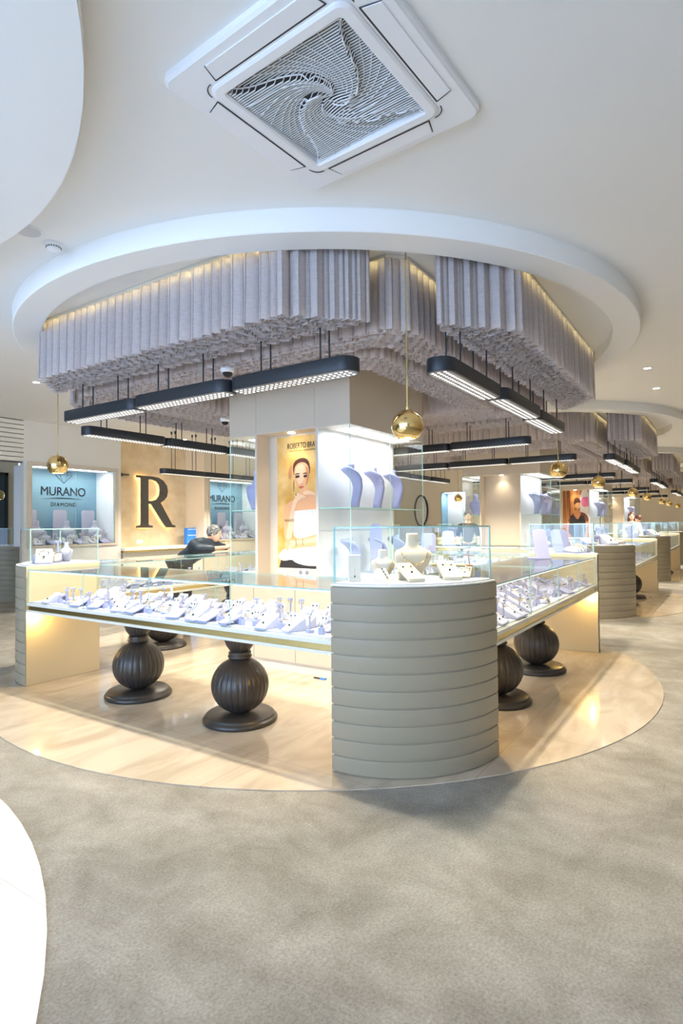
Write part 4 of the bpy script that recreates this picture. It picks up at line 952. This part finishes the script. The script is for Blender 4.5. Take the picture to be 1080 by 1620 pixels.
# ------------------------------------------------------------------ air conditioner
def ac():
    t = thing('ceiling_air_conditioner', 'square white cassette air conditioner with spiral grille in the ceiling', 'air conditioner', (1.95, 1.345, ZC), math.radians(-3.5))
    s = .475
    def rr(h, r, n=6):
        P = []
        for cx, cy, a0 in ((h-r, h-r, 0), (-h+r, h-r, PI/2), (-h+r, -h+r, PI), (h-r, -h+r, 1.5*PI)): P += [(cx+r*math.cos(a0+PI/2*q/n), cy+r*math.sin(a0+PI/2*q/n)) for q in range(n+1)]
        return P
    def ringm(mb, A, B, za, zb, m=0):
        n = len(A); mb.add([(x, y, za) for x, y in A]+[(x, y, zb) for x, y in B], [(i, n+i, n+(i+1) % n, (i+1) % n) for i in range(n)], m, False)
    mb = MB(); O = rr(s, .05); O2 = rr(s-.012, .045); I1 = rr(.345, .05)
    ringm(mb, O, O, 0, -.022); ringm(mb, O, O2, -.022, -.032); ringm(mb, O2, I1, -.032, -.034); mb.build('outer_frame', M['plastic'], t)
    mb = MB(); A = rr(.345, .05); B = rr(.335, .05); Cc = rr(.300, .018); Dd = rr(.292, .012)
    ringm(mb, A, A, -.030, -.040); ringm(mb, A, B, -.040, -.046); ringm(mb, B, Cc, -.046, -.046); ringm(mb, Cc, Dd, -.046, -.040); ringm(mb, Dd, Dd, -.040, -.012); mb.build('grille_frame', M['plastic'], t)
    for k in range(4):
        mb = MB(); T = Matrix.Rotation(k*PI/2, 4, 'Z'); mb.T = T
        mb.add([(-.27,.362,-.0365),(.27,.362,-.0365),(.25,.430,-.0375),(-.25,.430,-.0375),(-.27,.362,-.030),(.27,.362,-.030),(.25,.430,-.030),(-.25,.430,-.030)], [(0,1,2,3),(0,4,5,1),(1,5,6,2),(2,6,7,3),(3,7,4,0)]); mb.build('air_flap', M['plastic'], t)
        mb = MB(); mb.T = T; mb.add([(-.275,.354,-.0350),(.275,.354,-.0350),(.272,.362,-.0352),(-.272,.362,-.0352)], [(0,1,2,3)]); mb.add([(-.28,.355,-.0350),(-.274,.355,-.0350),(-.252,.433,-.0352),(-.256,.433,-.0352)], [(0,1,2,3)]); mb.add([(.274,.355,-.0350),(.28,.355,-.0350),(.256,.433,-.0352),(.252,.433,-.0352)], [(0,1,2,3)])
        mb.build('flap_slot', M['dark'], t)
        mb = MB(); mb.T = T; mb.tube([(.345+.012-.05+.05*math.cos(a), .357-.05+.05*math.sin(a), -.036) for a in [PI/2*q/8 for q in range(9)]], .0022, 4); mb.build('corner_slot', M['dark'], t)
    mb = MB(); mb.box(-.292, .292, -.292, .292, -.0115, -.008); mb.build('filter_void', M['dark'], t)
    SG = -1
    def tw(r): return 2.7*max(0, 1-r/.41)**2.6
    def hgt(x, y):
        r = math.hypot(x, y); th = math.atan2(y, x)
        ph = (th+SG*tw(r)-PI/4) % (PI/2); ph = ph/(PI/2); ph = 1-ph if SG > 0 else ph
        return -.014-.023*ph*min(1, r/.10+.2)
    mb = MB(); n = 50
    for a in range(n):
        y = -.285+.57*a/(n-1); P = []
        for q in range(49): x = -.29+.58*q/48; P.append((y, x, hgt(y, x)))
        vs = []
        for p in P: vs += [(p[0]+.0018, p[1], p[2]), (p[0]-.0018, p[1], p[2]), (p[0]-.0018, p[1], p[2]+.004), (p[0]+.0018, p[1], p[2]+.004)]
        fs = [(q*4+w1, q*4+(w1+1) % 4, (q+1)*4+(w1+1) % 4, (q+1)*4+w1) for q in range(48) for w1 in range(4)]
        mb.add(vs, fs)
    mb.build('grille_slats', M['plastic'], t)
    mb = MB()
    for k in range(4):
        for e in range(7):
            th0 = PI/4+k*PI/2+e*(PI/2)/7; P = []
            rmax = .292/max(abs(math.cos(th0)), abs(math.sin(th0)))
            for q in range(25):
                r = .03+(rmax-.03)*q/24 if e == 0 else .09+(rmax-.09)*q/24
                th = th0-SG*(tw(r)-tw(rmax)); x, y = r*math.cos(th), r*math.sin(th)
                if max(abs(x), abs(y)) > .293: continue
                P.append((x, y, min(hgt(x*.999-y*.01, y*.999+x*.01), hgt(x, y))-(.003 if e == 0 else .001)))
            if len(P) > 2: mb.tube(P, .0032 if e == 0 else .0017, 5)
    mb.build('spiral_ribs', M['plastic'], t)
    return t
ac()
# ------------------------------------------------------------------ ceiling fittings
t = thing('smoke_detector', 'round white smoke detector on the ceiling near the ring', 'smoke detector', (2.03, 3.50, ZC))
mb = MB(); mb.lathe([(.055, 0), (.055, -.014), (.05, -.018), (.0001, -.018)], 28); mb.build('base_plate', M['plastic'], t)
mb = MB(); mb.lathe([(.040, -.018), (.042, -.030), (.040, -.040), (.030, -.048), (.0001, -.050)], 28); sc_ = mb.build('sensor_cap', M['plastic'], t)
mb = MB()
for q in range(18): a = 2*PI*q/18; mb.box(.0415*math.cos(a)-.003, .0415*math.cos(a)+.003, .0415*math.sin(a)-.003, .0415*math.sin(a)+.003, -.030, -.024)
mb.build('sensor_vents', M['dark'], sc_)
t = thing('ceiling_speaker', 'flat round white speaker in the ceiling left of the smoke detector', 'speaker', (1.85, 3.47, ZC))
mb = MB(); mb.lathe([(.085, 0), (.085, -.005), (.078, -.008), (.072, -.006)], 36); mb.build('rim', M['plastic'], t)
mb = MB(); mb.cyl((0, 0), .073, -.006, -.001, 36); mb.build('speaker_mesh', mat('speaker_mesh', (.62, .62, .64), .6), t)
def downlight(x, y, z, lab):
    t = thing('recessed_downlight', lab, 'light', (x, y, z)); mb = MB(); mb.lathe([(.05, 0), (.05, -.004), (.04, -.005), (.037, 0)], 24); mb.build('trim_ring', M['plastic'], t)
    mb = MB(); mb.cyl((0, 0), .037, -.003, -.001, 20); mb.build('diffuser', M['glow'], t)
    l = bpy.data.lights.new('lamp', 'SPOT'); l.energy = DOWN_W*1.5; l.color = (1, .92, .8); l.spot_size = math.radians(120); l.spot_blend = .7; l.shadow_soft_size = .04
    lo = bpy.data.objects.new('lamp', l); COL.objects.link(lo); lo.parent = t; lo.location = (0, 0, -.012); return t
DL = [(3.87, 7.05, 'recessed downlight in the ceiling above the far left aisle'), (7.56, .75, 'larger-looking of two recessed downlights right of the nearest ring'), (8.78, .77, 'farther of two recessed downlights right of the nearest ring')]
for x, y, l_ in DL: downlight(x, y, ZC, l_)
for q, (x, y) in enumerate(((6.3, 8.0), (8.2, 9.3), (14.5, 7.6), (14.2, .7), (20.5, .6))): downlight(x, y, ZC, 'recessed ceiling downlight, %s from the letter wall towards the far aisle' % ['first', 'second', 'third', 'fourth', 'fifth'][q])
for q, (x, y) in enumerate(((-1.5, -2.5), (1.5, -2.6), (-2.5, 0.5))): downlight(x, y, ZC, 'added out-of-view fill downlight in the open area before the islands, %s one' % ['first', 'second', 'third', 'fourth', 'fifth'][q])  # unseen downlights added so the floor bounces light up to the ceiling
downlight(5.2, 11.2, ZC, 'added fill downlight beyond the far-left opening')  # added to brighten the dark slatted cabinet beyond the opening
def camera_dome(x, y, z, lab):
    t = thing('dome_security_camera', lab, 'security camera', (x, y, z))
    mb = MB(); mb.lathe([(.06, ZI-z if z < ZI else 0), (.06, 0), (.055, -.02), (.042, -.03), (.0001, -.03)], 28); mb.build('housing', M['plastic'], t)
    mb = MB(); mb.lathe([(.040, -.028), (.036, -.048), (.022, -.062), (.0001, -.068)], 24); mb.build('dome', M['blk'], t)
camera_dome(3.39, 3.34, 2.66, 'white dome security camera under the nearest curtains, the higher of two')
camera_dome(4.99, 4.96, 2.66, 'white dome security camera near the back corner of the nearest curtains')
camera_dome(9.6, 2.3, 2.75, 'white dome security camera beneath the second curtain canopy')
# small blue object at the plinth
t = thing('blue_clip', 'tiny bright blue clip on the floor at the plinth of the nearest column', 'clip', (4.30, 3.07, .006)); mb = MB(); mb.box(-.012, .012, -.03, .03, 0, .012); mb.build('clip_body', M['bluebox'], t); mb = MB(); mb.box(-.010, .010, .03, .10, 0, .008); mb.build('cable_end', M['blk'], t)

# ------------------------------------------------------------------ people
def skinned(name, V, E, m, parent, sub=2):
    me = bpy.data.meshes.new(name); me.from_pydata([v[:3] for v in V], E, []); me.materials.append(m)
    o = bpy.data.objects.new(name, me); COL.objects.link(o); o.parent = parent
    o.modifiers.new('skin', 'SKIN').use_smooth_shade = True
    sv = me.skin_vertices[0].data if me.skin_vertices else None
    if sv is None:
        bm = bmesh.new(); bm.from_mesh(me); bm.verts.layers.skin.verify(); bm.to_mesh(me); bm.free(); sv = me.skin_vertices[0].data
    for i, v in enumerate(V): r = v[3]; sv[i].radius = (r, r) if not isinstance(r, tuple) else r; sv[i].use_root = (i == 0)
    s = o.modifiers.new('sub', 'SUBSURF'); s.levels = sub; s.render_levels = sub
    return o
def head(t, c, rz, tilt, skin, hair, hairlong=False, glasses=False, s=1.0):
    T = Matrix.Translation(c) @ Matrix.Rotation(rz, 4, 'Z') @ Matrix.Rotation(tilt, 4, 'Y')      # face towards +X before rz
    mb = MB(); mb.T = T
    mb.sphere((0, 0, 0), .1*s, 24, 0, (.98, .76, 1.12)); mb.sphere((.028*s, 0, -.055*s), .066*s, 18, 0, (1, .85, .95)); mb.sphere((.100*s, 0, -.012*s), .016*s, 10, 0, (1, .75, 1.6))
    for sy in (-1, 1): mb.sphere((-.005*s, sy*.077*s, -.012*s), .022*s, 10, 0, (.7, .35, 1.3))
    mb.sphere((.085*s, 0, -.062*s), .020*s, 10, 1, (.6, 1.2, .45))
    for sy in (-1, 1): mb.sphere((.083*s, sy*.032*s, .012*s), .010*s, 8, 2, (.6, 1.3, .7)); mb.sphere((.086*s, sy*.033*s, .034*s), .010*s, 8, 2, (.5, 1.9, .35))
    mb.build('head', [skin, M['lips'], M['hair']], t)
    mb = MB(); mb.T = T; mb.sphere((-.016*s, 0, .026*s), .106*s, 24, 0, (.98, .84, 1.0))
    if hairlong:
        for sy in (-1, 1): mb.sphere((-.02*s, sy*.07*s, -.08*s), .05*s, 12, 0, (1, .7, 2.2))
        mb.sphere((-.06*s, 0, -.08*s), .07*s, 12, 0, (.8, 1.1, 1.9))
    mb.build('hair', hair, t)
    if glasses:
        mb = MB(); mb.T = T @ Matrix.Translation((.0, 0, .055*s)) @ Matrix.Rotation(-.5, 4, 'Y')
        for sy in (-1, 1): mb.ring((.09*s, sy*.035*s, .015), .025*s, .003, 14, 0, Euler((0, PI/2, 0))); mb.tube([(.088*s, sy*.062*s, .015), (-.03*s, sy*.088*s, .0)], .0028, 5)
        mb.tube([(.092*s, -.012, .015), (.092*s, .012, .015)], .003, 5); mb.build('glasses', M['blk'], t)
def hand(mbV, mbE, wrist, d, n, s=1.0, curl=.5):   # append finger chains: wrist vec, direction d, palm normal n
    d = Vector(d).normalized(); n = Vector(n).normalized(); sd = d.cross(n).normalized(); w0 = len(mbV)
    p = Vector(wrist)+d*.045*s; mbV.append((*p, .026*s)); 
    base = w0
    for q, (off, L) in enumerate(((-.030, .062), (-.010, .072), (.010, .070), (.029, .056))):
        a = p+d*.035*s+sd*off*s; b = a+d*L*.5*s-n*curl*.012*s; c = a+d*L*.8*s-n*curl*.045*s
        k = len(mbV); mbV += [(*a, .010*s), (*b, .0085*s), (*c, .007*s)]; mbE += [(base, k), (k, k+1), (k+1, k+2)]
    a = p-sd*.03*s; b = a+d*.03*s-sd*.02*s-n*.01*s; k = len(mbV); mbV += [(*a, .012*s), (*b, .009*s)]; mbE += [(base, k), (k, k+1)]
    return base
# man leaning on the back-left counter, built facing +Y->local -Y is the counter
def leaning_man():
    X0, Y0 = 5.90, 6.30
    t = thing('person', 'grey-haired person in a navy jacket leaning on the back counter with hands clasped', 'person', (X0, Y0, 0), 0)
    # local: counter at -Y; leaning towards +X/-Y
    sh_l, sh_r = (-.20, -.02, 1.27), (.16, -.16, 1.25)
    V = [(-.16, .30, .84, .14), (-.13, .19, .98, .15), (-.06, .03, 1.12, .150), (.01, -.05, 1.17, .08), (.05, -.09, 1.21, .055),
         (-.20, .0, 1.12, .10), (-.25, -.15, 1.09, .07), (-.02, -.25, 1.080, .048), (.20, -.21, 1.082, .030),
         (.13, -.08, 1.12, .085), (.27, -.07, 1.09, .06), (.28, -.21, 1.08, .044), (.24, -.24, 1.09, .030),
         (-.24, .32, .80, .10), (-.24, .34, .45, .07), (-.22, .38, .10, .05), (-.22, .28, .05, .045), (-.02, .34, .80, .10), (.0, .34, .45, .07), (.0, .38, .10, .05), (.0, .28, .05, .045)]
    E = [(0,1),(1,2),(2,3),(3,4),(2,5),(5,6),(6,7),(7,8),(2,9),(9,10),(10,11),(11,12),(0,13),(13,14),(14,15),(15,16),(0,17),(17,18),(18,19),(19,20)]
    VB = [(v[0], v[1], v[2], v[3]*(1 if i_ in (3,4,8,12) else .62)) for i_, v in enumerate(V)]; EB = list(E)
    b = hand(VB, EB, VB[8][:3], (1, .1, .15), (0, .3, 1), .95, .9); EB.append((8, b))
    b = hand(VB, EB, VB[12][:3], (.2, .3, .3), (0, 1, .2), .95, .9); EB.append((12, b))
    skinned('body', VB, EB, M['skin'], t)
    skinned('jacket', [V[i] for i in (0,1,2,3,5,6,7,9,10,11)], [(0,1),(1,2),(2,3),(2,4),(4,5),(5,6),(2,7),(7,8),(8,9)], M['navy'], t)
    skinned('trousers', [V[i] for i in (0,13,14,15,17,18,19)], [(0,1),(1,2),(2,3),(0,4),(4,5),(5,6)], M['blk'], t)
    head(t, (.09, -.12, 1.285), -1.0, .22, M['skin'], M['greyhair'], glasses=True, s=1.0)
leaning_man()
def standing(label, loc, rz, top, hair, long=False, s=1.0, skin='skinp', zoff=0):
    t = thing('person', label, 'person', loc, rz)
    V = [(0, 0, .95, .135), (0, 0, 1.15, .13), (0, 0, 1.36, .14), (0, 0, 1.47, .06), (.01, 0, 1.54, .05),
         (0, .19, 1.38, .07), (0, .25, 1.12, .05), (.12, .22, .95, .038), (.17, .2, .90, .028), (0, -.19, 1.38, .07), (0, -.25, 1.12, .05), (.12, -.22, .95, .038), (.17, -.2, .90, .028),
         (0, .09, .88, .10), (0, .10, .48, .07), (0, .10, .09, .05), (.1, .10, .04, .04), (0, -.09, .88, .10), (0, -.10, .48, .07), (0, -.10, .09, .05), (.1, -.10, .04, .04)]
    E = [(0,1),(1,2),(2,3),(3,4),(2,5),(5,6),(6,7),(7,8),(2,9),(9,10),(10,11),(11,12),(0,13),(13,14),(14,15),(15,16),(0,17),(17,18),(18,19),(19,20)]
    V = [(a*s, b*s, c*s, d*s) for a, b, c, d in V]; VB = [(v[0], v[1], v[2], v[3]*(1 if i_ in (3,4,7,8,11,12) else .66)) for i_, v in enumerate(V)]; EB = list(E)
    for k in (8, 12): b = hand(VB, EB, VB[k][:3], (1, 0, -.2), (0, 0, 1), .95, .5); EB.append((k, b))
    skinned('body', VB, EB, M[skin], t)
    skinned('shirt', [V[i] for i in (0,1,2,3,5,6,9,10)], [(0,1),(1,2),(2,3),(2,4),(4,5),(2,6),(6,7)], top, t)
    skinned('trousers', [V[i] for i in (0,13,14,15,17,18,19)], [(0,1),(1,2),(2,3),(0,4),(4,5),(5,6)], M['blk'], t)
    head(t, (.02*s, 0, 1.62*s), 0, 0, M[skin], hair, long, s=s)
standing('distant person with short black hair in a black shirt behind the far counters', (12.9, 5.05, 0), PI+.6, M['blk'], M['hair'], s=.97)
standing('distant person with long brown hair, beyond the second corner case', (17.9, 2.25, 0), PI+.35, M['white'], M['brown'], True, s=.96)
standing('distant shorter person with reddish brown hair beside the long-haired person', (18.35, 2.12, 0), PI*.5, M['white'], M['brown'], False, s=.92)
